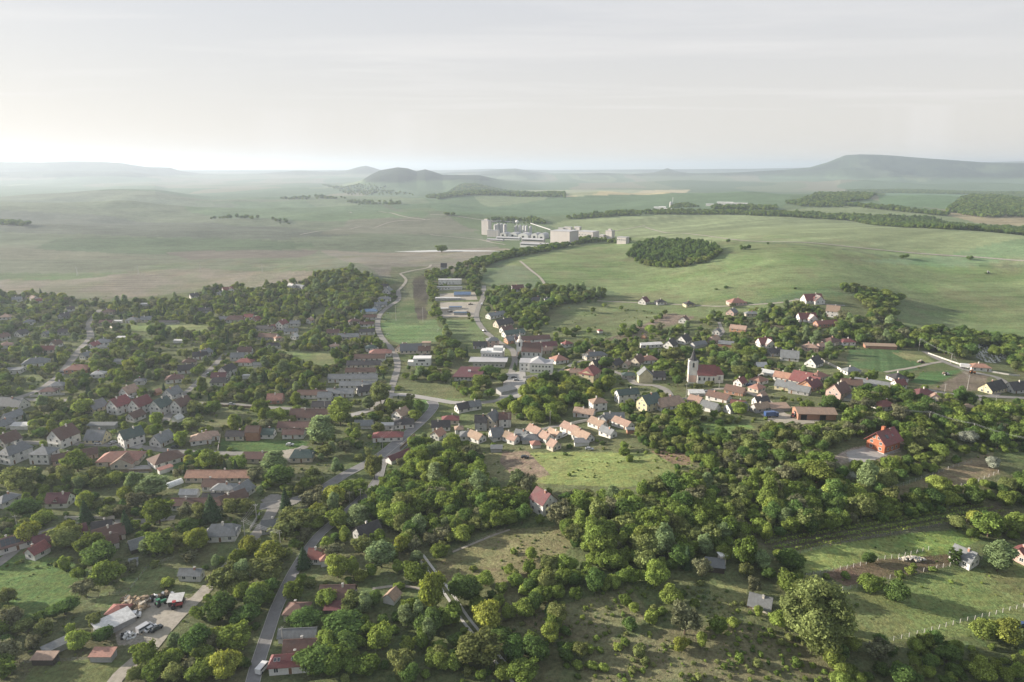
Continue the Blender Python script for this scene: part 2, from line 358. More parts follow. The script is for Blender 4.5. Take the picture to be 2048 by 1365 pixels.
# patchwork of crops and woods far out
cell = fbm(GX / 700 + 5, GY / 1500, 2, 3); cell2 = np.floor(fbm(GX / 900, GY / 1900, 2, 8) * 9)
pal = np.array([[.10,.15,.07],[.13,.17,.085],[.08,.12,.06],[.12,.15,.08],[.16,.16,.10],[.09,.14,.07],[.075,.12,.055],[.14,.18,.09],[.10,.13,.07],[.11,.16,.08]])
far = rr > 2200
C[far] = pal[np.clip(cell2[far].astype(int), 0, 9)]
hillwood = np.clip((GZ - 24 - 40 * fbm(GX / 300, GY / 300, 4, 55)) / 14, 0, 1) * (rr > 3300)
hw = (fbm(GX / 420, GY / 420, 4, 91) > .47) & (rr > 2600)
hillwood = np.maximum(hillwood, .0) * np.where(hw | (rr < 6500), 1, .7) * (.75 + .5 * fbm(GX / 60, GY / 60, 3, 44))
C = C * (1 - hillwood[:, None]) + np.array([.022, .034, .02]) * hillwood[:, None]
for poly, colr, rows, ang in FIELDS:
    W = wpoly(poly); xs = [p[0] for p in W]; ys = [p[1] for p in W]
    idx = np.nonzero((GX > min(xs)) & (GX < max(xs)) & (GY > min(ys)) & (GY < max(ys)))[0]
    if len(idx) == 0: continue
    jit = np.minimum(8, rr[idx] * .012)
    x = GX[idx] + jit * (fbm(GX[idx] / 30, GY[idx] / 30, 2, 2) - .5); y = GY[idx] + jit * (fbm(GX[idx] / 30, GY[idx] / 30, 2, 4) - .5)
    k = idx[pip(x, y, W)]
    c = np.array(colr)[None, :] * np.ones((len(k), 1))
    v = 1 + .45 * (fbm(GX[k] / 60, GY[k] / 45, 4, 21) - .5)
    if rows:
        a = R(ang); s = GX[k] * -math.sin(a) + GY[k] * math.cos(a) + 5 * fbm(GX[k] / 90, GY[k] / 90, 2, 9)
        l = GX[k] * math.cos(a) + GY[k] * math.sin(a)
        v = v * (1 + .36 * (vnoise(s / rows * 2, l / 220, 14) - .5) + .3 * (vnoise(s / rows * .5, l / 400, 15) - .5))
    C[k] = c * v[:, None]
near = rr < 1100
dry = np.clip((fbm(GX / 22, GY / 22, 4, 61) - .52) * 5, 0, 1) * near * .55
lush = np.clip((fbm(GX / 35, GY / 35, 3, 67) - .5) * 5, 0, 1) * near * .4
C = C * (1 - dry[:, None]) + (C * .5 + np.array([.09, .07, .04])) * dry[:, None]
C = C * (1 - lush[:, None] * np.array([.35, .05, .45]))
g_ = C.mean(1, keepdims=True); C = (C * .80 + g_ * .20) * np.where(rr < 1100, 1.18, 1.08)[:, None]
gm = mesh_np('ground', np.stack([GX, GY, GZ], 1), gfaces, (), smooth=True)
att = gm.color_attributes.new('growth', 'FLOAT_COLOR', 'POINT')
att.data.foreach_set('color', np.concatenate([C, np.ones((len(C), 1))], 1).astype(np.float32).ravel())
mt = bpy.data.materials.new('soil_and_grass'); mt.use_nodes = True; t = mt.node_tree; n = t.nodes; b = n['Principled BSDF']
b.inputs['Roughness'].default_value = 1; b.inputs['Specular IOR Level'].default_value = 0.05
at = n.new('ShaderNodeAttribute'); at.attribute_name = 'growth'
co = n.new('ShaderNodeTexCoord')
def nzz(scale, det, lo, hi, src='Object', vec=None):
    z = n.new('ShaderNodeTexNoise'); z.inputs['Scale'].default_value = scale; z.inputs['Detail'].default_value = det; z.inputs['Roughness'].default_value = .7
    t.links.new(vec or co.outputs[src], z.inputs[0])
    m_ = n.new('ShaderNodeMapRange'); m_.inputs[1].default_value = .3; m_.inputs[2].default_value = .7; m_.inputs[3].default_value = lo; m_.inputs[4].default_value = hi
    t.links.new(z.outputs[0], m_.inputs[0]); return m_.outputs[0], z
a1, _ = nzz(.75, 6, .55, 1.45); a2, _ = nzz(.05, 4, .86, 1.14)
mpn = n.new('ShaderNodeMapping'); mpn.inputs['Rotation'].default_value = (0, 0, .12); mpn.inputs['Scale'].default_value = (.006, .16, 1); t.links.new(co.outputs['Object'], mpn.inputs[0])
a4, _ = nzz(1, 4, .76, 1.24, vec=mpn.outputs[0]); m4 = n.new('ShaderNodeMath'); m4.operation = 'MULTIPLY'; t.links.new(a1, m4.inputs[0]); t.links.new(a4, m4.inputs[1]); a1 = m4.outputs[0]
mu = n.new('ShaderNodeMath'); mu.operation = 'MULTIPLY'; t.links.new(a1, mu.inputs[0]); t.links.new(a2, mu.inputs[1])
hs = n.new('ShaderNodeHueSaturation'); t.links.new(at.outputs['Color'], hs.inputs['Color']); t.links.new(mu.outputs[0], hs.inputs['Value'])
a3, _ = nzz(.3, 3, .47, .53); t.links.new(a3, hs.inputs['Hue']); hs.inputs['Saturation'].default_value = 1.02
t.links.new(hs.outputs[0], b.inputs['Base Color'])
_, zb = nzz(1.3, 6, 0, 1)
bp = n.new('ShaderNodeBump'); bp.inputs['Strength'].default_value = 1; bp.inputs['Distance'].default_value = .8
t.links.new(zb.outputs[0], bp.inputs['Height']); t.links.new(bp.outputs[0], b.inputs['Normal'])
gm.materials.append(mt)
tag(link('ground', gm), kind='structure')
# ------------------------------------------------------------------ materials of buildings
ROOF = {
 'r': ('red_tiles', (.30, .06, .05), 'red'), 'o': ('orange_tiles', (.46, .18, .10), 'orange'), 'p': ('pale_tiles', (.42, .275, .20), 'pinkish'),
 'd': ('dark_tiles', (.07, .065, .07), 'dark'), 'g': ('grey_slates', (.20, .215, .225), 'grey'), 'b': ('brown_tiles', (.17, .095, .075), 'brown'),
 'G': ('green_slates', (.09, .14, .125), 'dark green'), 'B': ('blue_sheets', (.12, .22, .38), 'blue'), 'w': ('white_sheets', (.62, .62, .60), 'white'),
 'm': ('maroon_tiles', (.20, .045, .055), 'dark red'), 't': ('tan_tiles', (.36, .25, .17), 'tan'), 'n': ('rusty_sheets', (.40, .20, .14), 'rusty')}
WALL = {'w': ('white_render', (.72, .71, .68), 'white'), 'y': ('yellow_render', (.68, .60, .36), 'yellow'), 'c': ('cream_render', (.66, .58, .46), 'cream'),
 'g': ('grey_render', (.42, .42, .42), 'grey'), 'k': ('brick_wall', (.44, .22, .14), 'brick'), 'o': ('orange_render', (.62, .27, .09), 'orange'),
 'p': ('pink_render', (.62, .42, .36), 'pinkish'), 'd': ('dark_boards', (.09, .075, .065), 'dark timber')}
for _d in (ROOF, WALL):
    for _k, _v in list(_d.items()):
        g_ = sum(_v[1]) / 3; q_ = .60 if _k in 'rom' else .82; _d[_k] = (_v[0], tuple((q_ * c_ + (1 - q_) * g_) * .78 for c_ in _v[1]), _v[2])
RM = {k: new_mat(v[0], v[1], .75, .22, 1.2, rnd=.18, hue=.012, bump=.03, bscale=9, spec=.25, stain=(v[1][0] * .5 + .05, v[1][1] * .5 + .05, v[1][2] * .5 + .045)) for k, v in ROOF.items()}
WM = {k: new_mat(v[0], v[1], .9, .08, .8, rnd=.10, stain=(v[1][0] * .72, v[1][1] * .70, v[1][2] * .66, .5)) for k, v in WALL.items()}
M_glass = new_mat('window_glass', (.035, .045, .055), .15, .1, 1, spec=.6)
M_frame = new_mat('window_frame_paint', (.75, .74, .70), .6, .05, 1)
M_brick = new_mat('chimney_brick', (.36, .2, .15), .9, .25, 3, rnd=.2)
M_chw = new_mat('chimney_render', (.62, .58, .52), .9, .15, 3)
M_dark = new_mat('dark_opening', (.02, .02, .022), .9, .1, 1)
M_conc = new_mat('concrete', (.42, .41, .385), .9, .15, .8, rnd=.08)
M_metal = new_mat('galvanised_metal', (.5, .51, .52), .45, .15, .7, spec=.4, metal=.3)
M_wood = new_mat('weathered_wood', (.2, .155, .11), .9, .3, 2)
M_door = new_mat('door_paint', (.16, .09, .05), .6, .1, 2)

def rect_window(w, h):
    m = MB(); f = .09
    m.box(-w/2, w/2, -.02, .03, 0, h, 1)
    m.box(-w/2 - f, w/2 + f, -.03, .05, -f, 0, 0); m.box(-w/2 - f, w/2 + f, -.03, .05, h, h + f, 0)
    m.box(-w/2 - f, -w/2, -.03, .05, 0, h, 0); m.box(w/2, w/2 + f, -.03, .05, 0, h, 0); m.box(-.035, .035, .03, .045, 0, h, 0)
    return m.build('window', [M_frame, M_glass], mesh_only=True)
WIN = rect_window(1.25, 1.35); WIN_S = rect_window(.8, .9)
_dm = MB(); _dm.box(-.5, .5, -.02, .05, 0, 2.1, 0); _dm.box(-.6, -.5, -.03, .07, 0, 2.1, 1); _dm.box(.5, .6, -.03, .07, 0, 2.1, 1); _dm.box(-.6, .6, -.03, .07, 2.1, 2.2, 1)
DOOR = _dm.build('door', [M_door, M_frame], mesh_only=True)
_ch = MB(); _ch.box(-.32, .32, -.32, .32, -1.2, 1.0, 0); _ch.box(-.4, .4, -.4, .4, 1.0, 1.14, 1); _ch.cyl((0, 0), .16, .14, 1.14, 1.4, 8, 1)
CHIM = {'k': _ch.build('chimney', [M_brick, M_conc], mesh_only=True), 'w': _ch.build('chimney', [M_chw, M_conc], mesh_only=True)}
_sk = MB(); _sk.box(-.4, .4, -.55, .55, 0, .08, 0); _sk.box(-.33, .33, -.48, .48, .08, .1, 1)
SKYL = _sk.build('skylight', [M_metal, M_glass], mesh_only=True)

HINFO = []
FOOT = []      # (x, y, halfL, halfW, angle) footprints, kept free of trees
LAND = []      # (label phrase, px, py)
def slab(m, p0, p1, p2, p3, th, mi=0):
    """roof plane as a slab of thickness th (corners counter-clockwise from above)"""
    a = [Vector(p) for p in (p0, p1, p2, p3)]; nrm = (a[1] - a[0]).cross(a[2] - a[0]).normalized() * th
    b = [p + nrm for p in a]
    m.poly([tuple(q) for q in a + b], [(3, 2, 1, 0), (4, 5, 6, 7), (0, 1, 5, 4), (1, 2, 6, 5), (2, 3, 7, 6), (3, 0, 4, 7)], mi)
def gable_roof(Lh, Wh, h, rise, oh=.45, oe=.35, th=.16):
    m = MB(); s = rise / Wh
    zo = h - oh * s
    slab(m, (-Lh - oe, -Wh - oh, zo), (Lh + oe, -Wh - oh, zo), (Lh + oe, 0, h + rise), (-Lh - oe, 0, h + rise), th)
    slab(m, (Lh + oe, Wh + oh, zo), (-Lh - oe, Wh + oh, zo), (-Lh - oe, 0, h + rise), (Lh + oe, 0, h + rise), th)
    m.box(-Lh - oe, Lh + oe, -.12, .12, h + rise + th * .8, h + rise + th * 1.6)
    return m
def hip_roof(Lh, Wh, h, rise, oh=.5, half=1.0):
    """half < 1: half hip, the ridge runs further out"""
    m = MB(); rl = max(Lh - Wh * half, .01); a, b = Lh + oh, Wh + oh; z = h - .12
    pts = [(-a, -b, z), (a, -b, z), (a, b, z), (-a, b, z), (-a, -b, z + .15), (a, -b, z + .15), (a, b, z + .15), (-a, b, z + .15), (-rl, 0, h + rise), (rl, 0, h + rise)]
    m.poly(pts, [(3, 2, 1, 0), (0, 1, 5, 4), (1, 2, 6, 5), (2, 3, 7, 6), (3, 0, 4, 7), (4, 5, 9, 8), (6, 7, 8, 9), (5, 6, 9), (7, 4, 8)])
    return m
def wall_mesh(Lh, Wh, h, rise, gable=True, z0=-2.5):
    m = MB()
    if gable:
        pr = [(-Wh, z0), (Wh, z0), (Wh, h), (0, h + rise), (-Wh, h)]
        p = [(-Lh, a, b) for a, b in pr] + [(Lh, a, b) for a, b in pr]
        m.poly(p, [(4, 3, 2, 1, 0), (5, 6, 7, 8, 9), (0, 1, 6, 5), (1, 2, 7, 6), (2, 3, 8, 7), (3, 4, 9, 8), (4, 0, 5, 9)])
    else: m.box(-Lh, Lh, -Wh, Wh, z0, h)
    return m
rnd = random.Random(3)
def put_windows(root, Lh, Wh, h, rise, gable, near, floors=1, attic=True):
    k = 0; cap = 5 if near > 420 else 12
    for sy in (-1, 1):
        nw = max(1, int(2 * Lh / 3.4)); ds = rnd.randrange(nw) if nw > 2 else -1
        if sy == 1 and near > 330: break
        for f in range(floors):
            for i in range(nw):
                if k >= cap: break
                x = -Lh + (i + .5) * 2 * Lh / nw
                if i == ds and f == 0: link('door', DOOR, root, (x, sy * Wh, .1), (0, 0, math.pi if sy < 0 else 0))
                else: link('window', WIN, root, (x, sy * Wh, .95 + 2.8 * f), (0, 0, math.pi if sy < 0 else 0))
                k += 1
    for sx in (-1, 1):
        for f in range(floors):
            for y in ((-Wh * .45, Wh * .45) if Wh > 2.6 else (0,)):
                link('window', WIN, root, (sx * Lh, y, .95 + 2.8 * f), (0, 0, -sx * math.pi / 2))
        if attic and gable and rise > 2.4:
            link('window', WIN_S, root, (sx * Lh, 0, h + rise * .22), (0, 0, -sx * math.pi / 2))
def house(px, py, Ln, Wd, ang, rt='gable', roof='b', wall='w', h=2.9, pitch=42, floors=1, extra='', label=None, z=3.5, name='house', cat='house'):
    """px, py: where the middle of the house shows; Ln along the ridge, ang: ridge direction (0 = across the picture, 90 = away from us)"""
    Ln *= .82 if Ln <= 17 else .93; Wd *= .80; k_ = .90 if px < 640 and py > 560 else .97; k_ = .9 if 860 < px < 1290 and py > 790 else k_; Ln *= k_; Wd *= k_; h *= .92; x, y, zg = G(px, py, z if floors == 1 else z + 1.5)
    h = h + (floors - 1) * 2.7
    dist = math.hypot(x, y); a = R(ang)
    # stand on the lowest ground under the footprint
    zz = min(float(H(np.array([x + u]), np.array([y + v]))[0]) for u in (-3, 3) for v in (-3, 3))
    zz = .5 * (zz + float(H(np.array([x]), np.array([y]))[0]))
    root = empty(name, (x, y, zz), a); Lh, Wh = Ln / 2, Wd / 2; rise = Wh * math.tan(R(pitch)); gable = rt == 'gable'
    FOOT.append((x, y, Lh + 1, Wh + 1, a))
    if rt == 'hip': rise = Wh * math.tan(R(min(pitch, 34)))
    if rt == 'flat': rise = 0
    if rt == 'shed': rise = Wd * .18
    if rt in ('gable', 'half'): wall_mesh(Lh, Wh, h, rise - .02, gable).build('wall', WM[wall], root) if gable else wall_mesh(Lh, Wh, h, rise * .45, True).build('wall', WM[wall], root)
    elif rt == 'shed':
        m = MB(); m.poly([(-Lh, -Wh, -2.5), (Lh, -Wh, -2.5), (Lh, Wh, -2.5), (-Lh, Wh, -2.5), (-Lh, -Wh, h), (Lh, -Wh, h), (Lh, Wh, h + rise), (-Lh, Wh, h + rise)], [(3,2,1,0), (4,5,6,7), (0,1,5,4), (1,2,6,5), (2,3,7,6), (3,0,4,7)]); m.build('wall', WM[wall], root)
    else: wall_mesh(Lh, Wh, h, 0, False).build('wall', WM[wall], root)
    if rt == 'gable': rf = gable_roof(Lh, Wh, h, rise).build('roof', RM[roof], root)
    elif rt == 'half': rf = hip_roof(Lh, Wh, h, rise, half=.45).build('roof', RM[roof], root)
    elif rt == 'hip': rf = hip_roof(Lh, Wh, h, rise).build('roof', RM[roof], root)
    elif rt == 'shed':
        m = MB(); slab(m, (-Lh - .3, -Wh - .4, h - .05), (Lh + .3, -Wh - .4, h - .05), (Lh + .3, Wh + .3, h + rise + .05), (-Lh - .3, Wh + .3, h + rise + .05), .12); rf = m.build('roof', RM[roof], root)
    else:
        m = MB(); m.box(-Lh - .25, Lh + .25, -Wh - .25, Wh + .25, h, h + .35); m.box(-Lh + .2, Lh - .2, -Wh + .2, Wh - .2, h + .35, h + .42); rf = m.build('roof', RM[roof], root)
    if rt != 'flat' and rt != 'shed' and 'q' not in extra:
        for i in range(2 if 'C' in extra else 1):
            cx = rnd.uniform(-.5, .5) * Lh * (.9 if gable else .5); off = rnd.choice((-1, 1)) * Wh * .12
            link('chimney', CHIM['w' if rnd.random() < .5 else 'k'], rf, (cx, off, h + rise - .15))
    if 'q' not in extra or 'W' in extra: put_windows(root, Lh, Wh, h, rise, gable, dist, floors)
    if 's' in extra:      # skylights on the near roof plane
        al = math.atan2(rise, Wh)
        for u in (-.72, -.55, .1): link('skylight', SKYL, rf, (u * Lh, -Wh * .45, h + rise * .55 + .2), (al, 0, 0))
    if 'S' in extra:      # solar panels
        al = math.atan2(rise, Wh); m = MB()
        for i in range(4):
            for j in range(2): m.box(-3.2 + i * 1.6, -1.7 + i * 1.6, -1.6 + j * 1.65, j * 1.65 - .05, .2, .26)
        m.build('solar_panel', M_glass, rf, (0, -Wh * .5, h + rise * .5), (al, 0, 0))
    if 'D' in extra:      # gabled dormer on the near side
        w = Wd * .34; hh = h + rise * .12; m = MB(); yb = -Wh * .1; yf = -Wh * .98; zt = rise * .5
        m.poly([(-w/2, yf, hh), (w/2, yf, hh), (0, yf, hh + zt), (-w/2, yb, hh), (w/2, yb, hh), (0, yb, hh + zt)], [(0, 1, 2), (5, 4, 3), (0, 3, 4, 1), (1, 4, 5, 2), (2, 5, 3, 0)])
        dm = m.build('dormer', WM[wall], root); m = MB()
        slab(m, (-w/2 - .4, yf - .3, hh - .3), (0, yf - .3, hh + zt + .08), (0, yb, hh + zt + .08), (-w/2 - .4, yb, hh - .3), -.12)
        slab(m, (0, yf - .3, hh + zt + .08), (w/2 + .4, yf - .3, hh - .3), (w/2 + .4, yb, hh - .3), (0, yb, hh + zt + .08), -.12)
        m.build('dormer_roof', RM[roof], dm); link('window', WIN_S, dm, (0, yf - .02, hh + .25), (0, 0, math.pi))
    if 'X' in extra:      # cross wing toward the camera
        w = Wh * .95; m = MB(); y1 = -Wh - Wd * .38; r2 = rise * .92
        pr = [(-w, -2.5), (w, -2.5), (w, h), (0, h + r2), (-w, h)]
        m.poly([(p, y1, q) for p, q in pr] + [(p, 0, q) for p, q in pr], [(0, 1, 2, 3, 4), (9, 8, 7, 6, 5), (1, 6, 7, 2), (2, 7, 8, 3), (3, 8, 9, 4), (4, 9, 5, 0)])
        wg = m.build('wing', WM[wall], root, (Lh * .35, 0, 0)); m = MB()
        s_ = r2 / w; zo = h - .4 * s_
        slab(m, (-w - .4, y1 - .3, zo), (0, y1 - .3, h + r2), (0, 0, h + r2), (-w - .4, 0, zo), -.16); slab(m, (0, y1 - .3, h + r2), (w + .4, y1 - .3, zo), (w + .4, 0, zo), (0, 0, h + r2), -.16)
        m.build('wing_roof', RM[roof], wg)
        for u in (-w * .45, w * .45): link('window', WIN, wg, (u, y1, .95), (0, 0, math.pi))
    if 'P' in extra:      # balcony on the left gable
        m = MB(); m.box(-Lh - 1.2, -Lh, -Wh * .6, Wh * .6, 2.75, 2.9); m.box(-Lh - 1.2, -Lh - 1.12, -Wh * .6, Wh * .6, 2.9, 3.8); m.build('balcony', M_frame, root)
    HINFO.append((root, px, py, ROOF[roof][2], WALL[wall][2], rt, Ln, floors, name))
    if label: root['label'] = label
    root['category'] = cat
    return root
# name of type by letter: g gable, h hip, H half hip, f flat, s lean-to
TY = {'g': 'gable', 'h': 'hip', 'H': 'half', 'f': 'flat', 's': 'shed'}
# px py length width angle type roof wall extras   ("2" in extras: two storeys)
HOUSES = '''
34 597 12 8 20 g g w
68 595 11 8 -30 g b w
78 600 9 7 15 g r w
12 632 14 11 10 h p w
130 630 15 9 70 g d g
141 616 9 7 40 g d w
217 622 15 12 10 h b c
213 643 16 8 5 g b c
265 638 14 11 0 h g w
293 637 13 9 10 g g c
338 644 22 6 0 g d g q
128 662 12 8 5 g d w
58 642 12 9 20 h g w
43 665 12 10 72 g d w
93 666 9 7 75 g g w
6 672 12 9 72 g b w
12 688 12 10 25 h p w
112 686 10 9 70 g b w
96 697 15 9 8 g r c
205 682 15 12 15 h g w
188 688 10 8 72 g r w
207 692 13 9 5 h g w
72 722 20 15 20 h g w
28 737 16 12 10 f g w
172 709 10 8 72 g g w
156 735 19 13 8 h o o
197 745 12 9 10 h w w
115 768 13 10 10 h g g
98 779 14 9 5 h b w
25 806 20 12 -8 g g w
349 754 15 12 20 h b w
373 736 15 10 15 g d w
379 721 13 9 15 h b c
400 709 14 9 20 g d w
280 759 9 7 10 h g w
258 781 13 11 72 g p w
314 783 6 5 72 g o o q
345 784 13 11 72 g g w
192 811 14 11 72 g g y
238 809 15 12 72 g r w 2
281 809 15 12 72 g r w 2
322 811 14 12 72 g G w 2
363 809 14 11 72 g b w 2
238 722 8 5 0 g g w q
410 619 16 9 5 g d g
388 590 12 9 40 g d w
289 608 10 5 5 s w w q
359 681 13 4 0 s w w q
242 675 9 5 0 s w w q
234 642 13 4 0 s w w q
455 578 15 10 40 g r w X
441 585 10 7 20 h g w
583 570 12 8 -40 g w w
600 572 20 7 -40 g g g q
472 637 20 11 3 H b w
498 632 12 8 0 g r w
513 637 9 8 72 g r p
447 637 14 8 0 g g c
531 655 19 9 -8 g d c
564 648 13 10 72 g r w 2
544 654 9 7 72 g r p
582 660 16 8 10 g g w
590 645 12 8 0 g g w
537 671 20 10 -8 g b g
556 674 8 6 40 h o c
549 688 16 6 0 g d w
620 639 9 7 70 g p w
589 671 6 8 70 g w w
775 580 13 11 80 g g w
769 571 11 7 5 g d w
769 596 17 9 12 h g w
761 607 16 8 15 g g w
753 615 13 8 75 g g w
738 622 18 9 5 h B w q
708 641 13 10 20 h b w
740 632 16 7 5 g b w
734 646 16 7 5 g b w
734 661 17 8 8 g d w
697 671 20 9 3 g g c
667 663 14 8 5 g b c
742 693 11 9 20 h G w
761 703 19 11 8 h o w
740 713 26 9 2 g b w
728 726 28 9 2 g d c
722 740 24 8 2 g b w
706 753 38 9 2 g g w
716 767 27 8 0 g g w
730 778 13 9 30 g d w
681 782 20 9 0 g g w
624 785 22 9 0 g b w
650 790 11 8 0 g g w
660 808 24 9 0 g d w
551 795 13 10 4 g n k
408 704 16 10 72 g g w
490 700 15 9 8 g b w
476 711 14 9 5 g g w
490 721 17 10 -5 h r w
516 729 9 5 0 g g w q
455 740 15 10 72 g d w 2
439 751 14 9 4 g m w
439 761 15 9 4 H d w
494 751 8 4 0 f w w q
669 690 9 7 20 h p w
900 560 30 9 0 f w w 2
898 573 34 9 0 f g w
925 588 20 9 0 g B g q
896 596 30 8 0 f w g q
911 614 16 6 0 f B w q
888 617 10 6 10 f w c q
921 625 16 4 0 f B B q
1035 576 17 11 20 g m w
1075 598 18 12 15 h d w
1095 599 9 7 20 g g w
992 628 22 10 40 g g w
1007 645 20 11 38 g d c
1013 657 14 9 35 g b w
1027 664 22 10 30 g G w
1025 677 16 10 28 g g o
1064 676 34 9 15 g b w
1052 688 10 8 40 g o w
1087 689 24 10 15 g m c
1089 698 16 8 15 g p c
1134 685 10 8 30 h r w
1200 661 5 5 20 h r w q
985 681 12 11 10 h g p 2
960 688 14 8 5 g d g
1118 716 14 13 25 h o w
1196 725 14 9 35 g d c
1190 708 20 10 20 h g c
1178 708 12 9 60 g t w
1180 746 16 14 60 H r y 2
1149 741 16 9 5 h p c
822 697 19 12 5 g g c
849 698 12 9 5 g b c
804 694 13 9 70 g o c
849 712 11 10 5 h d w
853 685 9 7 0 f p c q
1013 779 16 8 35 s g g q
926 812 12 9 30 g d w
946 808 12 9 20 g g w
1288 601 13 11 55 g m w
1321 602 13 11 10 h d w
1378 606 12 11 10 h d y
1473 602 18 15 10 h o p
1464 622 12 10 50 g g p
1503 625 15 8 0 h g c
1368 638 10 10 60 g b w
1477 655 17 10 -30 g p o
1434 661 9 8 60 g g w
1428 677 11 9 40 g p p
1452 687 15 9 -20 s g k q
1288 672 6 5 60 g t o q
1303 687 20 6 12 s w w
1341 687 13 11 55 g d w
1368 678 14 11 50 g d w
1397 688 17 8 30 g g g q
1529 684 14 11 10 g r w X
1231 725 14 9 50 g d y
1253 726 8 6 60 g p c
1275 720 14 11 55 g b c
1298 716 14 11 12 h o w
1205 722 11 9 40 g d w
1290 750 9 12 90 g g y 2q
1312 749 15 9 0 g d w
1257 747 11 7 0 h G g
1254 787 17 9 15 g G w 2
1298 803 15 11 35 g G y 2
1339 804 19 12 22 H p w
1392 798 10 8 -46 g p w
1421 810 12 8 -46 g g w
1438 790 17 9 -44 g b w
1393 784 12 6 0 s w g q
1471 778 15 8 -40 g b k
1481 761 8 8 40 g r w
1518 757 12 10 35 h o w
1514 772 11 9 40 h o c
1567 751 14 9 -38 g o w
1538 745 16 7 -43 s w w q
1572 769 15 9 -36 g g y
1600 777 15 8 -38 g g g
1606 751 15 10 -38 g r c
1615 764 14 10 50 g m o
1579 711 16 12 -20 g g w
1549 702 14 9 15 g d g
1522 731 9 7 0 g w w q
1524 789 6 5 40 g p p q
1522 799 10 8 10 g d w
1521 811 12 7 20 g t g
1473 811 16 8 20 g g w
1476 806 10 7 -20 g r w
1557 813 14 8 4 s t g q
1617 690 10 8 30 h p p
1624 597 20 14 8 g r w DX
1666 622 14 12 -30 g t w 2
1613 634 18 12 5 g r w X
1652 645 22 10 10 g r k
1663 680 16 13 30 h b c
1694 681 14 9 5 h r w
1622 692 13 10 -20 h p p
1641 690 8 7 30 g p p
1760 691 26 7 -8 s t k q
1628 723 14 11 40 g d w
1702 738 14 9 15 h g w
1637 749 14 10 30 h o w
1612 760 20 11 -48 g r c
1624 768 14 10 35 g m o
1795 752 12 12 10 h d w
1744 765 22 9 -36 g g c
1703 765 15 9 -15 g b c
1798 765 9 8 15 g r w
1677 782 14 12 35 g b p 2
1705 795 14 7 -30 s g w q
1845 783 16 12 10 h m w
1869 795 7 9 60 g p c
1768 806 13 10 15 h r w
1959 731 16 10 -12 h o w
1986 773 19 11 28 g d y
2036 773 18 11 15 g d w
1937 812 6 5 40 h t c q
127 872 16 14 72 g b w 2P
16 877 13 11 72 g b w
6 846 12 9 72 g g w
25 830 14 9 72 g g w
42 850 14 6 0 s w w q
195 872 14 12 -2 g g y
262 872 15 11 52 g G w 2
324 876 14 11 72 g g w
402 873 14 12 20 h p w
31 903 17 11 72 H g w 2
88 905 14 12 -2 h g w 2
150 908 24 9 32 g b p
242 912 24 15 8 h o c X
332 913 18 14 48 h b w
330 936 9 3.5 50 s o w q
205 849 19 5 0 s g g q
119 996 13 10 4 g m w D
12 994 12 9 72 h g w
395 1002 27 8 0 g b w
379 985 11 5 0 g w w q
120 1066 22 8 38 g m w
217 1064 15 10 35 g b c
205 1050 10 8 20 g d w
271 829 12 9 72 g b w
355 836 7 6 72 g w w q
416 868 14 10 30 h p w
472 867 14 7 0 g d c
507 862 10 8 0 g b k 2q
533 863 12 8 0 g G w
588 863 16 8 0 g b w
596 849 27 9 0 g b c
620 828 27 11 0 g b c
728 848 13 7 0 g g w q
802 825 11 10 60 g t w
808 842 14 11 10 h d w
775 847 10 6 0 f w w
776 868 18 9 5 h r w
605 908 15 10 3 H G c
523 910 21 9 0 g b c
440 947 38 9 0 g n c
430 965 14 8 0 g b w
450 972 15 9 0 h g w
482 978 14 10 72 g g w
464 993 16 10 45 g b w
428 995 13 9 0 g d c
543 1047 10 8 10 g g g
445 1060 16 11 5 H g w
735 1059 12 10 40 g d g
797 911 17 6 50 g m w q
1087 999 12 11 -53 g m w 2
882 848 14 9 5 g d w
901 835 13 9 5 h r c
918 854 6 7 10 h t w
876 865 9 8 60 g o w
935 866 10.6 9 3 h g w
953 870 12.9 8 -45 g t w
962 842 9.1 10 0 g d g 2
983 838 11.4 11 60 g g c 2
1010 836 9.1 9 0 g b w 2
993 866 9.1 11 20 g g w
1021 870 9.9 7 -42 g t w
1027 874 6.8 7 -40 g p w
1062 875 12.9 10 0 h g g q
1043 866 9.1 8 -30 g g w
1071 858 12.9 8 -53 g p w
1093 870 8.4 8 -53 g p w
1109 863 10.6 6 -53 g p w
1108 886 6.8 8 -53 g p c
1071 886 6.1 7 10 h o w q
1143 853 16 9 -53 g p w
1166 868 15 9 -53 g p w
1163 882 10 6 0 s g w q
1169 821 16 9 -22 g p w
1196 843 14 8 -53 g p w
1216 860 12 7 -53 g g w
1208 833 8 7 60 g g w
1196 804 12 10 15 h p w 2
1228 831 15 8 0 g g g
1246 842 16 8 -53 g p w
993 895 8 5 0 s g g q
1262 858 6 5 0 f g k q
882 1200 1 1 0 f g g q
237 1219 8 7 0 h r g q
228 1243 15 8 52 s w g q
206 1306 9 4.5 0 s n g q
90 1313 9 4 0 s p d q
110 1291 9 4 50 s g g q
352 1197 6 5 10 s w d q
382 1142 11 5 -2 g g w
211 1080 12 8 30 g b w
277 1088 9 8 40 g g d q
20 1082 18 10 42 g b w S
74 1096 9 7 72 g r w
266 1122 4 3 20 s g w q
583 1317 17 7.5 6 H r w s
603 1287 14 7 4 g b c
596 1265 16 6 4 g g w q
594 1214 10 9 0 h b c
676 1182 15 9 2 g b d
674 1213 10 5 0 s m d q
784 1190 6 5.5 68 g t w q
636 1106 9 8 -5 g r w
655 1110 7 6 20 h o w
1430 1127 8 6 -12 s g d q
1930 1108 9 9 -58 g g w
2047 1101 10 8 30 g r p
2000 1045 1 1 0 f g g q
'''
SKIPH = {(882, 1200), (2000, 1045)}
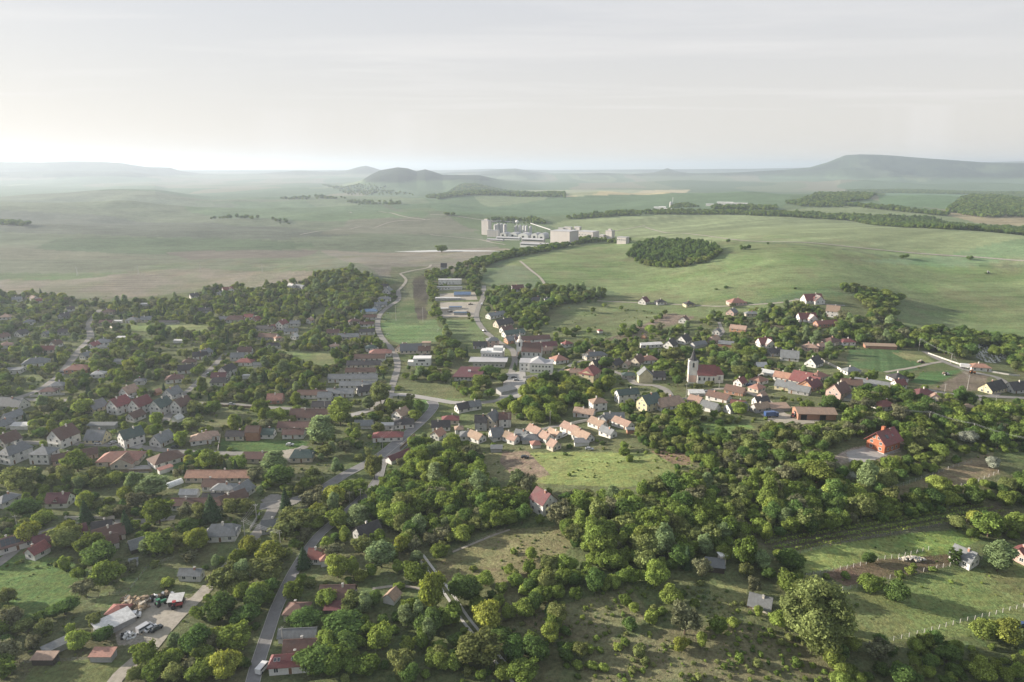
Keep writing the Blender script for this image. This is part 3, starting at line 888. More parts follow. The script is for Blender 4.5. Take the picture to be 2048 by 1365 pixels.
for ln in HOUSES.strip().splitlines():
    q = ln.split(); px, py = float(q[0]), float(q[1])
    if (px, py) in SKIPH: continue
    ex = q[8] if len(q) > 8 else ''; wk = q[7] if q[7] in WM else 'g'
    Ln, Wd = float(q[2]), float(q[3]); rt = TY[q[5]]
    shedlike = 'q' in ex and '2' not in ex
    hh = 2.4 if shedlike else 3.0; 
    pit = {'gable': 40 if Ln < 16 else 34, 'hip': 32, 'half': 42, 'flat': 0, 'shed': 0}[rt]
    if rt == 'gable' and Wd >= 11: pit = 44
    house(px, py, Ln, Wd, float(q[4]), rt, q[6], wk, hh, pit, 2 if '2' in ex else 1, ex, z=2.2 if shedlike else 3.4,
          name='shed' if shedlike else 'house', cat='shed' if shedlike else 'house')
# ------------------------------------------------------------------ special buildings
def place(name, px, py, ang, label, cat, dz=0.0, group=None, foot=None):
    x, y, z = G(px, py, dz); r = empty(name, (x, y, float(H(np.array([x]), np.array([y]))[0])), R(ang)); tag(r, label, cat, group)
    if foot: FOOT.append((x, y, foot[0], foot[1], R(ang)))
    return r
M_white = new_mat('church_plaster', (.72, .70, .65), .9, .07, .6, stain=(.55, .49, .40, .25))
M_white2 = new_mat('smooth_white_render', (.60, .60, .585), .85, .05, .5)
M_spire = new_mat('spire_slate', (.045, .045, .05), .6, .15, 2)
M_pinkpl = new_mat('faded_pink_plaster', (.62, .44, .36), .9, .12, .6)
M_silo = new_mat('silo_concrete', (.44, .44, .44), .85, .08, .08, rnd=.06)
M_pfac = new_mat('factory_cladding', (.46, .43, .41), .85, .06, .05, rnd=.06, stain=(.47, .43, .40, .03))
M_froof = new_mat('factory_roofing', (.38, .38, .39), .9, .12, .1, rnd=.1)
def arch_window(w, h):
    m = MB(); n = 8; p = [(-w/2, 0), (w/2, 0)] + [(w/2 * math.cos(math.pi * i / n), h - w/2 + w/2 * math.sin(math.pi * i / n)) for i in range(n + 1)]
    k = len(p); m.poly([(a, -.05, b) for a, b in p] + [(a, .04, b) for a, b in p], [tuple(range(k)), tuple(range(2*k - 1, k - 1, -1))] + [(i, (i + 1) % k, k + (i + 1) % k, k + i)[::-1] for i in range(k)])
    return m.build('window', M_glass, mesh_only=True)
AW = arch_window(1.3, 2.8); AWB = arch_window(1.2, 3.2)
def church(px, py, ang, nl, nw, nh, tw, th, spire, mats, label, tower_side=-1, choir=True, baroque=False, ridge=5.0):
    r = place('church', px, py, ang, label, 'church', 4, foot=(nl/2 + tw + 2, nw/2 + 2))
    hl, hw = nl/2, nw/2
    wall_mesh(hl, hw, nh, ridge - .05, True).build('nave_wall', mats[0], r)
    gable_roof(hl, hw, nh, ridge, .5, .2, .2).build('nave_roof', mats[1], r)
    for i in range(4):
        for s in (-1, 1): link('window', AW, r, (-hl + (i + .5) * nl/4, s * hw, nh * .38), (0, 0, 0)).scale = (.8, 1, .8)
    if choir:
        c = MB(); c.box(hl, hl + 5, -hw * .72, hw * .72, -2.5, nh); c.build('choir_wall', mats[0], r)
        m = MB(); a = hw * .72 + .4; z = nh - .1
        m.poly([(hl - 1, -a, z), (hl + 5.4, -a, z), (hl + 5.4, a, z), (hl - 1, a, z), (hl - 1, 0, nh + ridge * .86), (hl + 2.4, 0, nh + ridge * .86)], [(3, 2, 1, 0), (0, 1, 5, 4), (1, 2, 5), (2, 3, 4, 5), (3, 0, 4)]); m.build('choir_roof', mats[1], r)
        for s in (-1, 1): link('window', AW, r, (hl + 2.5, s * hw * .72, nh * .42))
    t = empty('tower', (tower_side * (hl + tw/2 + .02), 0, 0)); t.parent = r; bpy.data.objects.remove(t)
    cx = tower_side * (hl + tw/2 + .02); h2 = tw/2; m = MB()
    m.box(cx - h2, cx + h2, -h2, h2, -3, th)
    tb = m.build('tower', mats[0], r); m = MB()
    for z in (th * .36, th * .62, th - .4): m.box(cx - h2 - .18, cx + h2 + .18, -h2 - .18, h2 + .18, z, z + .35)
    for sx in (-1, 1):
        for sy in (-1, 1): m.box(cx + sx * h2 - .25 + sx * .05, cx + sx * h2 + .25 + sx * .05, sy * h2 - .25 + sy * .05, sy * h2 + .25 + sy * .05, -2, th - .42)
    m.build('cornice', M_white2, tb)
    m = MB()
    for s in (-1, 1): m.box(cx - h2 + .5, cx + h2 - .5, s * (h2 + .03) - .02, s * (h2 + .03) + .02, .5, th * .34)
    for s in (-1, 1): m.box(cx + s * (h2 + .03) - .02, cx + s * (h2 + .03) + .02, -h2 + .5, h2 - .5, .5, th * .34)
    m.build('plaster_panel', M_pinkpl, tb)
    for s in (-1, 1):
        link('window', AWB, tb, (cx, s * h2, th * .70)); link('window', AWB, tb, (cx + s * h2, 0, th * .70), (0, 0, math.pi / 2))
    m = MB()
    if not baroque:
        k = 8; prof = [(h2 * 1.08, th), (h2 * .80, th + spire * .12), (h2 * .52, th + spire * .34), (h2 * .3, th + spire * .68), (.05, th + spire)]
        for (r0, z0), (r1, z1) in zip(prof, prof[1:]): m.cyl((cx, 0), r0 * 1.08, r1 * 1.08, z0, z1, k, 0, cap=(z0 == th))
        sp = m.build('spire', M_spire, tb)
    else:
        k = 10; prof = [(h2 * 1.25, th), (h2 * 1.15, th + spire * .12), (h2 * .78, th + spire * .22), (h2 * .5, th + spire * .30), (h2 * .48, th + spire * .44), (h2 * .66, th + spire * .46), (h2 * .4, th + spire * .58), (h2 * .12, th + spire * .72), (.06, th + spire)]
        for (r0, z0), (r1, z1) in zip(prof, prof[1:]): m.cyl((cx, 0), r0, r1, z0, z1, k, 0, cap=(z0 == th))
        sp = m.build('spire', M_chw, tb)
    m = MB(); zt = th + spire; m.cyl((cx, 0), .22, .22, zt - .1, zt + .3, 8); m.bar((cx, 0, zt), (cx, 0, zt + 2), .07); m.bar((cx - .5, 0, zt + 1.3), (cx + .5, 0, zt + 1.3), .07); m.build('cross', M_metal, sp)
    return r
# the two churches
church(1411, 753, -6, 12.0, 9.4, 6.4, 5.3, 15.2, 7.2, (M_white, RM['r']), 'white church with red tiled roof and black pointed spire on its tower', ridge=5.4)
church(1064, 704, -8, 15.5, 9.5, 5.6, 4.0, 12.0, 7.4, (M_white2, RM['b']), 'white church with dark brown roof and slim pale baroque spire', choir=False, baroque=True, ridge=5.6)

def block(m, x0, x1, y0, y1, z1, mi=0, z0=-2.5): m.box(x0, x1, y0, y1, z0, z1, mi)
def strip_windows(parent, x0, x1, y, zs, n, face=-1, w=None, axis='x'):
    for z in zs:
        for i in range(n):
            u = x0 + (i + .5) * (x1 - x0) / n
            if axis == 'x': link('window', WIN, parent, (u, y, z), (0, 0, math.pi if face < 0 else 0))
            else: link('window', WIN, parent, (y, u, z), (0, 0, math.pi / 2 if face < 0 else -math.pi / 2))
# white town office in two wings
r = place('office_building', 1072, 734, -6, 'white two storey office block with rows of dark windows before the brown roofed church', 'office', 3, foot=(19, 10))
m = MB(); block(m, -4, 12.5, -6, 6, 7.0); block(m, -12, -4.02, -3, 9, 6.4); m.build('wall', M_white2, r)
rf = MB(); rf.box(-4.3, 12.8, -6.3, 6.3, 7.0, 7.4); rf.box(-12.3, -4.3, -3.3, 9.3, 6.4, 6.8)
rf.poly([(-4, -6, 7.4), (7, -6, 7.4), (7, 6, 7.4), (-4, 6, 7.4), (1.5, 0, 10), (1.5, 5, 10)], [(0, 1, 4), (1, 2, 5, 4), (2, 3, 5), (3, 0, 4, 5)]); rf.build('roof', M_froof, r)
strip_windows(r, -3, 11.5, -6, (1.2, 4.4), 6); strip_windows(r, -11.5, -5, -3, (1.2, 4.2), 2); strip_windows(r, -2, 8, -12, (1.2, 4.2), 3, axis='y')
# modern culture centre: stepped white volumes, large slab roof
r = place('culture_centre', 982, 722, -4, 'modern grey and white stepped community building with a wide flat slab roof', 'public building', 3, foot=(20, 16))
m = MB(); block(m, -8, 8, 3, 14, 8.5); block(m, -6, 8.5, 14.02, 24, 6.4); m.build('wall', M_conc, r)
m = MB(); m.box(-8.3, 8.3, 2.7, 14.3, 8.5, 9.0); m.box(1, 8.3, 8, 14.3, 9.0, 11.4); m.box(-6.3, 8.8, 14.3, 24.3, 6.4, 6.9); m.box(-8.3, -3.5, 2.7, 8, 9.0, 10.0); m.build('parapet', M_white2, r)
m = MB(); block(m, -13, 11, -8, 2.6, 4.2); m.build('hall_wall', M_conc, r)
m = MB(); m.poly([(-16, -9.5, 4.3), (13, -9.5, 4.7), (13, 3, 5.0), (-16, 3, 4.6), (-16, -9.5, 4.7), (13, -9.5, 5.1), (13, 3, 5.4), (-16, 3, 5.0)], [(3,2,1,0), (4,5,6,7), (0,1,5,4), (1,2,6,5), (2,3,7,6), (3,0,4,7)]); m.build('slab_roof', M_froof, r)
strip_windows(r, -7, 7, 3, (5.9,), 6); strip_windows(r, -12, 10, -8, (1.2,), 7)
r = place('community_hall', 939, 750, -4, 'low hall with broad dark red sheet roof and white clerestory box', 'hall', 2.5, foot=(13, 9))
m = MB(); block(m, -10, 10, -6.5, 6.5, 3.2); m.build('wall', M_white2, r)
m = MB(); slab(m, (-11.5, -8, 3.0), (9, -8, 3.0), (11.5, 7.5, 6.2), (-7, 7.5, 6.2), .3); m.build('roof', RM['m'], r)
m = MB(); m.box(-1, 1, -.8, .8, 4.4, 6.0); m.build('roof_vent', M_white2, r); strip_windows(r, -9, 9, -6.5, (1,), 6)
r = place('modern_house', 845, 722, 2, 'white modern box shaped house with one long dark window strip', 'house', 3, foot=(11, 6))
m = MB(); block(m, -6.6, 6.6, -4, 4, 5.6); block(m, -11, -6.62, -3, 3, 2.8); m.build('wall', M_white2, r)
m = MB(); m.box(-6.8, 6.8, -4.2, 4.2, 5.6, 6.0); m.box(-11.1, -6.8, -3.1, 3.1, 2.8, 3.1); m.build('parapet', M_white2, r)
m = MB(); m.box(-3, 2.4, -4.08, -4.0, 3.6, 4.8); m.build('window', M_glass, r); strip_windows(r, -6, 6, -4, (.9,), 3)
# long brick barn and open cart shed
r = place('brick_barn', 1628, 826, -4, 'long brick barn with pale pink roof and dark gateways at the lane end', 'barn', 2.5, foot=(16, 8))
m = MB(); wall_mesh(10, 5, 3.8, 1.8).build('wall', WM['k'], r); gable_roof(10, 5, 3.8, 1.85, .7, .6).build('roof', RM['p'], r)
for u in (-7, 3): m.box(u - 1.6, u + 1.6, -5.06, -4.98, 0, 3.0)
m.box(-10.06, -9.98, -1.5, 1.5, 0, 3.2); m.build('gateway', M_dark, r)
# orange log house on its bare plot
M_log = new_mat('orange_logs', (.36, .13, .07), .7, .2, 2.5, bump=.05, bscale=3)
r = place('log_house', 1768, 877, 30, 'bright orange log house with dark red roof standing alone on a cleared plot', 'house', 5, foot=(9, 7)); LH = r
wall_mesh(6.3, 4.6, 5.0, 4.3, True, .1).build('wall', M_log, r); m = MB(); m.box(-6.5, 6.5, -4.8, 4.8, -3.2, .1); m.build('plinth', M_conc, r)
rf = gable_roof(6.3, 4.6, 5.0, 4.35, 1.0, 1.1, .22).build('roof', RM['r'], r)
m = MB(); m.box(-.8, .8, -.7, .7, -1, 1.6); m.build('chimney', M_log, rf, (-.5, .6, 9.5)); link('chimney', CHIM['k'], rf, (2.6, -.8, 8.8))
for u in (-4.6, 4.6): link('skylight', SKYL, rf, (u * .5, -2.6, 7.15), (.75, 0, 0))
m = MB(); m.box(-2.1, -.1, -1, 1, .02, .14); m.build('solar_panel', M_glass, rf, (-1.2, -2.6, 7.2), (.75, 0, 0))
for z in (1.0, 3.6, 6.0):
    for y in ((-2.4, 2.2) if z < 5 else (-1.2, 1.2)): link('window', WIN, r, (-6.3, y, z), (0, 0, math.pi / 2))
strip_windows(r, -5, 5, -4.6, (1.0,), 3)
m = MB(); m.box(6.5, 9.6, -5.5, 3, 2.3, 2.5); [m.bar((9.5, y, -3), (9.5, y, 3.3), .1) for y in (-5.4, -2, 1, 2.9)]; m.box(9.45, 9.6, -5.5, 3, 3.2, 3.3); m.build('terrace', M_wood, r)
# A-frame hut
r = place('cabin', 1521, 1203, -28, 'small steep roofed grey weekend cabin with open gable porch at the edge of the wood', 'cabin', 2, foot=(5, 4))
m = MB(); wall_mesh(2.6, 2.4, 1.3, 2.9).build('wall', M_chw, r, (.6, 0, 0)); rf = gable_roof(3.6, 2.6, 1.3, 3.0, .35, .2, .12).build('roof', RM['g'], r)
link('chimney', CHIM['w'], rf, (.8, -.4, 3.6), None)
m.box(-3.8, -2.0, -2.4, 2.4, -.6, .1); [m.bar((-3.6, y, 0), (-3.6, y, 1.4), .1) for y in (-2.3, 2.3)]; m.build('porch', M_wood, r); link('door', DOOR, r, (-2.02, .3, .1), (0, 0, math.pi / 2))
r = place('outhouse', 1444, 1117, 10, 'narrow tan tower hut with flat white cap beside the black roofed hut', 'outhouse', 2)
m = MB(); m.box(-1.1, 1.1, -1.1, 1.1, -1, 3.6); m.build('wall', M_chw, r); m = MB(); m.box(-1.5, 1.5, -1.5, 1.5, 3.6, 3.85); m.build('roof', M_white2, r); m = MB(); m.box(-.4, .4, -1.16, -1.08, 1.0, 2.6); m.build('door', M_dark, r)
# polytunnels
M_poly = new_mat('polythene', (.66, .69, .68), .35, .08, 1.5, spec=.4)
for i, (px, py, lb) in enumerate([(312, 962, 'white polythene tunnel greenhouse half hidden by a round tree'), (348, 966, 'white ribbed polythene tunnel greenhouse beside long brown roofed barn')]):
    r = place('greenhouse', px, py, 52, lb, 'greenhouse', 1, 'polythene tunnels', foot=(6, 3)); m = MB(); n = 10
    pr = [(-2.2 * math.cos(math.pi * k / n), 2.4 * math.sin(math.pi * k / n)) for k in range(n + 1)]
    p = [(-3.8, a * .85, b * .85) for a, b in pr] + [(3.8, a * .85, b * .85) for a, b in pr]; k = n + 1
    m.poly(p, [(j, j + 1, k + j + 1, k + j)[::-1] for j in range(n)] + [tuple(range(k)), tuple(range(2 * k - 1, k - 1, -1))]); m.build('cover', M_poly, r)
    m = MB()
    for u in (-3.7, -1.9, 0, 1.9, 3.7):
        for j in range(n): m.bar((u, pr[j][0] * .86, pr[j][1] * .86), (u, pr[j + 1][0] * .86, pr[j + 1][1] * .86), .05)
    m.build('hoop', M_metal, r)
# ------------------------------------------------------------------ the factory in the plain
FX, FY, FZ = G(1100, 492)
fdep = math.hypot(FX, FY); fs = None
def fplace(name, px0, px1, base, top, ang, depth, lab, cat, grp=None, mat=None, roofm=None, seams=True):
    """box-like works building spanning px0..px1 at photo row base, up to row top"""
    x, y, z = G((px0 + px1) / 2, base); dep = y * CP - (z - CAM_H) * SP
    w = (px1 - px0) * dep / FPX; h = (base - top) * dep / FPX * 1.03
    a = R(ang); Lw = (w - depth * abs(math.sin(a))) / max(math.cos(a), .3); Lw = max(Lw, 3)
    r = empty(name, (x, y + depth * .3, float(H(np.array([x]), np.array([y]))[0])), a); tag(r, lab, cat, grp)
    m = MB(); m.box(-Lw/2, Lw/2, -depth/2, depth/2, -6, h); m.build('wall', mat or M_pfac, r)
    m = MB(); m.box(-Lw/2 - .4, Lw/2 + .4, -depth/2 - .4, depth/2 + .4, h, h + .8); m.build('roof', roofm or M_froof, r)
    if seams:
        m = MB(); k = max(2, int(Lw / 6))
        for i in range(1, k): m.box(-Lw/2 + i * Lw / k - .12, -Lw/2 + i * Lw / k + .12, -depth/2 - .12, -depth/2, 0, h)
        for i in range(1, 3): m.box(-Lw/2, Lw/2, -depth/2 - .06, -depth/2, h * i / 3, h * i / 3 + .3)
        m.build('panel_seam', M_froof, r)
    FOOT.append((x, y, Lw/2 + 3, depth/2 + 3, a))
    return r, Lw, h, depth
F = [
 ('grain_tower', 963, 983, 470, 443, -30, 13, 'tall pale grain tower at the left end of the factory', 'tower'),
 ('annex', 974, 1000, 474, 462, -20, 10, 'low dark block at the foot of the tall grain tower', 'industrial building'),
 ('main_works', 1101, 1158, 490, 464, -34, 30, 'biggest factory block with blank pinkish left wall', 'industrial building'),
 ('packing_hall', 1156, 1199, 479, 464.5, -34, 24, 'long lower factory hall joined behind the biggest block', 'industrial building'),
 ('boiler_house', 1211, 1230, 478, 463, -34, 12, 'square tower block at the right end of the factory', 'industrial building'),
 ('roof_house', 1117, 1130, 466, 457, -34, 8, 'small plant room rising behind the biggest factory block', 'industrial building'),
 ('filter_house', 1128, 1145, 466, 455.5, -34, 8, 'plant room with stepped top behind the biggest factory block', 'industrial building'),
 ('mill_house', 1148, 1163, 466, 455, -34, 9, 'rightmost tall plant room above the long factory hall', 'industrial building'),
 ('weigh_house', 1199, 1212, 479, 471, -34, 9, 'small low white works building beside the square right tower block', 'industrial building'),
 ('stores', 1234, 1259, 488, 476, -34, 12, 'low pale works building at the far right of the factory', 'industrial building'),
]
for nm, a, b_, c, d_, e, dp, lb, ct in F:
    r, Lw, h, dp = fplace(nm, a, b_, c, d_, e, dp, lb, ct)
    if nm in ('grain_tower', 'boiler_house'):
        m = MB(); m.box(-Lw * .25, Lw * .2, -2, 2, h + .8, h + 3.4); m.build('lift_house', M_pfac, r)
    if nm in ('weigh_house', 'stores', 'packing_hall'):
        for i in range(5): link('window', WIN, r, (-Lw/2 + (i + .5) * Lw/5, -dp/2 - .1, h * .55), (0, 0, math.pi)).scale = (1.6, 1, 1.3)
for i, (px, base, top, rad) in enumerate([(991, 468, 451, 3.6), (996, 467, 449, 3.6), (1003, 467, 449, 3.8), (1010, 466, 450, 3.8), (1032, 466, 453, 3.5), (1040, 466, 452, 3.8), (1048, 467, 453, 3.2), (1053, 468, 453, 3.2), (1061, 466, 454, 3.2)]):
    x, y, z = G(px, base); dep = y * CP - (z - CAM_H) * SP; h = (base - top) * dep / FPX
    m = MB(); m.cyl((0, 0), rad, rad, -5, h, 20); s = m.build('silo', M_silo, None, (x, y, z), mesh_only=False)
    m = MB(); m.cyl((0, 0), rad + .2, .8, h, h + 1.6, 20); m.cyl((0, 0), .8, .8, h + 1.6, h + 2.4, 8); m.build('silo_cap', M_froof, s)
    tag(s, '%s of the round concrete silos counted from the tall grain tower' % ('nearest', 'second', 'third', 'fourth', 'fifth', 'sixth', 'seventh', 'eighth', 'last')[i], 'silo', 'silos at the factory')
wh = [(1003, 1018, 472, 466), (1040, 1062, 476, 467), (1067, 1080, 476, 467), (1081, 1094, 478, 467), (1020, 1040, 473, 466), (992, 1042, 481, 475), (1044, 1090, 486, 478), (1041, 1082, 494, 487), (974, 1008, 483, 479), (1060, 1098, 492, 487)]
whl = ['first vaulted warehouse right of the tall grain tower', 'middle vaulted warehouse with pale barrel roof', 'vaulted warehouse with pinkish gable', 'vaulted warehouse nearest the biggest factory block', 'pale vaulted warehouse behind the long sheds', 'long low shed in the row behind', 'long white shed with two tone wall in front of the vaulted warehouses', 'long low white shed at the front edge of the factory', 'low boundary store at the front left of the factory', 'short white shed under the biggest factory block']
for i, (a, b_, base, top) in enumerate(wh):
    x, y, z = G((a + b_) / 2, base); dep = y * CP - (z - CAM_H) * SP; w = (b_ - a) * dep / FPX; h = (base - top) * dep / FPX
    r = empty('warehouse', (x, y + 8, float(H(np.array([x]), np.array([y]))[0])), R(-22)); tag(r, whl[i], 'warehouse', 'warehouses of the factory'); FOOT.append((x, y, w/2 + 3, 10, 0))
    if i < 5:
        m = MB(); n = 10; W2 = w/2; pr = [(-W2, -5), (W2, -5)] + [(W2 * math.cos(math.pi * k / n), h * .5 + h * .5 * math.sin(math.pi * k / n)) for k in range(n + 1)]
        k = len(pr); p = [(a_, -14, c) for a_, c in pr] + [(a_, 14, c) for a_, c in pr]
        m.poly(p, [tuple(range(k)), tuple(range(2*k - 1, k - 1, -1))]); m.build('gable_wall', M_white2, r)
        m = MB(); m.poly([(u * 1.01, v, w_ + .1) for u, v, w_ in p], [(j, (j + 1) % k, k + (j + 1) % k, k + j)[::-1] for j in range(1, k)]); m.build('vault_roof', M_froof, r)
        m = MB(); m.box(-2.2, 2.2, -14.12, -14.02, 0, min(4.2, h * .5)); m.build('gate', M_dark, r)
    else:
        wall_mesh(w/2, 5, h * .75, h * .25, True, -5).build('wall', M_white2 if i % 2 else M_pfac, r); gable_roof(w/2, 5, h * .75, h * .27, .5, .5).build('roof', M_froof, r)
        m = MB(); m.box(-w/2 + 1, w/2 - 1, -5.1, -5.0, h * .35, h * .6); m.build('window_strip', M_glass, r)
x, y, z = G(1034, 462)
r = empty('water_tower', (x, y, z)); tag(r, 'slender water tower with round white tank rising behind the silos', 'water tower')
m = MB(); m.cyl((0, 0), 1.0, .8, -3, 17, 10); m.build('shaft', M_silo, r); m = MB(); m.cyl((0, 0), 1, 4, 16, 19, 14); m.cyl((0, 0), 4, 3.2, 19, 22, 14); m.cyl((0, 0), 3.2, .4, 22, 23.2, 14); m.build('tank', M_white2, r)
for i, (p0, h0, p1, h1, lb) in enumerate([((985, 468), 26, (1003, 467), 26, 'sloping conveyor bridge from the tall grain tower to the round silos'), ((1010, 466), 24, (1032, 466), 22, 'high conveyor bridge linking the two groups of round silos'), ((1061, 466), 20, (1101, 478), 17, 'long pipe bridge from the silos to the biggest factory block')]):
    A = G(*p0); B = G(*p1); m = MB(); m.bar((0, 0, h0), (B[0] - A[0], B[1] - A[1], h1 + B[2] - A[2]), 1.0)
    for q in (.25, .75): m.bar(((B[0] - A[0]) * q, (B[1] - A[1]) * q, -2), ((B[0] - A[0]) * q, (B[1] - A[1]) * q, h0 + (h1 - h0) * q), .3)
    tag(m.build('conveyor_bridge', M_froof, None, A), lb, 'conveyor')
# farm yards on the far slopes
for i, (px, py, w, d, h, lb) in enumerate([(1316, 418, 24, 9, 6, 'small white farm building on the far slope, left of its row'), (1325, 419, 18, 9, 8, 'tallest white farm building on the far slope'), (1337, 421, 26, 8, 5, 'rightmost white farm building of the row on the far slope'), (1432, 412, 60, 14, 6, 'long white stable left in the far farmyard'), (1462, 415, 70, 14, 6, 'long pinkish stable at the front of the far farmyard'), (1478, 410, 50, 12, 6, 'white stable at the back of the far farmyard'), (1450, 408, 50, 12, 6, 'pale stable between the two white ones in the far farmyard'), (888, 548, 7, 7, 13, 'narrow dark tower building above the builders yards'), (1306, 421, 5, 5, 4, 'tiny white hut at the left end of the far farm'), (1900, 545, 1, 1, 1, '')]):
    if w < 2: continue
    x, y, z = G(px, py); r = empty('farm_building' if i != 7 else 'tower_building', (x, y, z), R(-20 if i < 7 else 0)); tag(r, lb, 'farm building' if i != 7 else 'building')
    wm = WM['w'] if i not in (4, 7) else (WM['p'] if i == 4 else WM['g'])
    wall_mesh(w/2, d/2, h * .7, h * .3, True, -4).build('wall', wm, r); gable_roof(w/2, d/2, h * .7, h * .32, .4, .4).build('roof', RM['w'] if i < 7 else RM['d'], r)
x, y, z = G(1345, 414); m = MB(); m.cyl((0, 0), 1.1, .8, -2, 30, 10); s = m.build('chimney_stack', M_silo, None, (x, y, z)); tag(s, 'thin pale chimney stack beside the far white farm', 'chimney')
m = MB(); m.cyl((0, 0), 4, 4, -2, 14, 14); m.cyl((0, 0), 4, .4, 14, 16, 14); tag(m.build('silo', M_silo, None, (x - 6, y, z)), 'dark round silo at the foot of the far chimney stack', 'silo')
# ------------------------------------------------------------------ roads and paths
M_asph = new_mat('asphalt', (.18, .178, .18), .9, .22, .25, stain=(.17, .165, .155, .06), coord='Object')
M_grav = new_mat('pale_gravel', (.30, .275, .235), .95, .25, .6, stain=(.27, .25, .19, .12))
M_lane = new_mat('worn_lane', (.215, .205, .19), .95, .22, .4, stain=(.20, .195, .17, .1))
M_pave = new_mat('light_paving', (.31, .30, .285), .9, .14, .5)
M_curb = new_mat('kerb_concrete', (.36, .35, .33), .9, .1, 1)
M_water = new_mat('water', (.40, .41, .40), .5, .1, .02, spec=.9)
M_paint = new_mat('road_paint', (.72, .72, .70), .8, .1, 1)
ROADS = []
def catmull(P_, k=6):
    P_ = [np.array(p) for p in P_]; Q = [2 * P_[0] - P_[1]] + P_ + [2 * P_[-1] - P_[-2]]; o = []
    for i in range(1, len(Q) - 2):
        for j in range(k):
            t = j / k; a, b_, c, d = Q[i - 1], Q[i], Q[i + 1], Q[i + 2]
            o.append(.5 * ((2 * b_) + (-a + c) * t + (2 * a - 5 * b_ + 4 * c - d) * t * t + (-a + 3 * b_ - 3 * c + d) * t ** 3))
    o.append(Q[-2]); return np.array(o)
def ribbon(name, pts, w, mat, dz=.10, kind='structure', off=0.0, register=True, curb=False, world_pts=None):
    if w > 3.2: w *= .84
    if world_pts is None:
        a = np.array(pts, float); x, y, z, t_ = ground_at(a[:, 0], a[:, 1]); P_ = np.stack([x, y], 1)
    else: P_ = np.array(world_pts)
    c = catmull(list(P_), 8)
    seg = np.linalg.norm(np.diff(c, axis=0), axis=1); s = np.concatenate([[0], np.cumsum(seg)]); n_ = max(4, int(s[-1] / 2.5)); u = np.linspace(0, s[-1], n_)
    c = np.stack([np.interp(u, s, c[:, 0]), np.interp(u, s, c[:, 1])], 1)
    d = np.gradient(c, axis=0); d /= np.linalg.norm(d, axis=1)[:, None] + 1e-9; nn = np.stack([-d[:, 1], d[:, 0]], 1)
    cc = c + nn * off
    if register: ROADS.append((cc, w / 2))
    wj = w / 2 * (1 + (.0 if curb or w < 1.5 else .10) * (fbm(u / 9, u * 0, 2, 5) - .5) * 2)
    nc = 5; cols = np.linspace(-1, 1, nc); V = []
    for q in cols:
        p = cc + nn * (q * wj)[:, None]; z = np.maximum.reduce([H(p[:, 0], p[:, 1])]) + dz + .03 * np.maximum(0, np.hypot(p[:, 0], p[:, 1]) / 400 - 1) * 4
        V.append(np.concatenate([p, z[:, None]], 1))
    V = np.stack(V, 1).reshape(-1, 3); i0 = (np.arange(n_ - 1)[:, None] * nc + np.arange(nc - 1)[None]).ravel()
    f = np.stack([i0, i0 + 1, i0 + nc + 1, i0 + nc], 1)[:, ::-1]
    o = link(name, mesh_np(name, V, f, (mat,))); tag(o, kind=kind)
    if curb:
        m = MB()
        for sd in (-1, 1):
            p = cc + nn * (sd * (w / 2 + .1)); z = H(p[:, 0], p[:, 1])
            for i in range(n_ - 1): m.bar((p[i, 0], p[i, 1], z[i] + .12), (p[i + 1, 0], p[i + 1, 1], z[i + 1] + .12), .12)
        tag(m.build('kerb', M_curb), kind='structure')
    return c
def area(name, pts, mat, dz=.06):
    W = wpoly(pts); a = np.array(W); x0, y0 = a.min(0); x1, y1 = a.max(0); st = max(.8, (x1 - x0) / 70)
    xs = np.arange(x0, x1 + st, st); ys = np.arange(y0, y1 + st, st); X, Y = np.meshgrid(xs, ys)
    ins = pip(X + st / 2, Y + st / 2, W)[:-1, :-1]; Z = H(X, Y) + dz; nx = X.shape[1]; jj, ii = np.nonzero(ins); i0 = jj * nx + ii
    f = np.stack([i0, i0 + 1, i0 + nx + 1, i0 + nx], 1)
    me = mesh_np(name, np.stack([X.ravel(), Y.ravel(), Z.ravel()], 1), f, (mat,))
    o = link(name, me); tag(o, kind='structure'); ROADS.append((a, 3)); NOTREE.append(W); return o
NOTREE = []
ribbon('road', [(498,1400),(512,1340),(538,1260),(556,1210),(590,1140),(632,1078),(668,1045),(700,1018),(735,985),(757,955),(766,928),(790,905),(822,878)], 4.8, M_asph, .12, curb=True)
ribbon('road', [(520,1014),(560,1008),(620,992),(655,972),(690,950),(725,932),(760,912),(800,880),(838,848),(858,828),(868,812),(862,802)], 7.0, M_asph, .17, curb=True)
ribbon('road', [(700,832),(745,818),(770,795),(800,790),(835,794),(870,800),(905,806),(930,806)], 7, M_pave, .20)
ribbon('road', [(796,582),(797,600),(780,612),(764,625),(756,640),(757,662),(768,682),(782,697),(792,715),(795,735),(790,755),(782,780),(778,798)], 6.0, M_lane, .14)
ribbon('road', [(968,572),(966,595),(957,615),(953,635),(963,655),(980,672),(1003,688),(1024,700),(1030,718),(1024,742),(1016,762),(1010,785),(1000,800),(960,806),(925,806)], 6.0, M_lane, .15)
ribbon('road', [(800,548),(830,541),(856,536),(862,530)], 4, M_grav, .12); ribbon('path', [(800,548),(812,560),(806,572),(796,582)], 4, M_grav, .13)
ribbon('road', [(200,620),(183,640),(176,655),(181,675),(160,700),(140,725),(115,755),(75,782),(20,800),(-60,812)], 7, M_lane, .14)
ribbon('road', [(450,708),(432,728),(412,748),(388,772),(362,795),(345,818),(330,845)], 5.5, M_lane, .14)
ribbon('road', [(40,800),(110,801),(200,803),(300,804),(420,808),(470,810),(540,816),(620,820),(700,832)], 5.5, M_lane, .16)
ribbon('road', [(-60,884),(60,886),(150,888),(250,892),(330,901),(390,905),(480,908),(550,908),(590,902),(612,893)], 6, M_lane, .14)
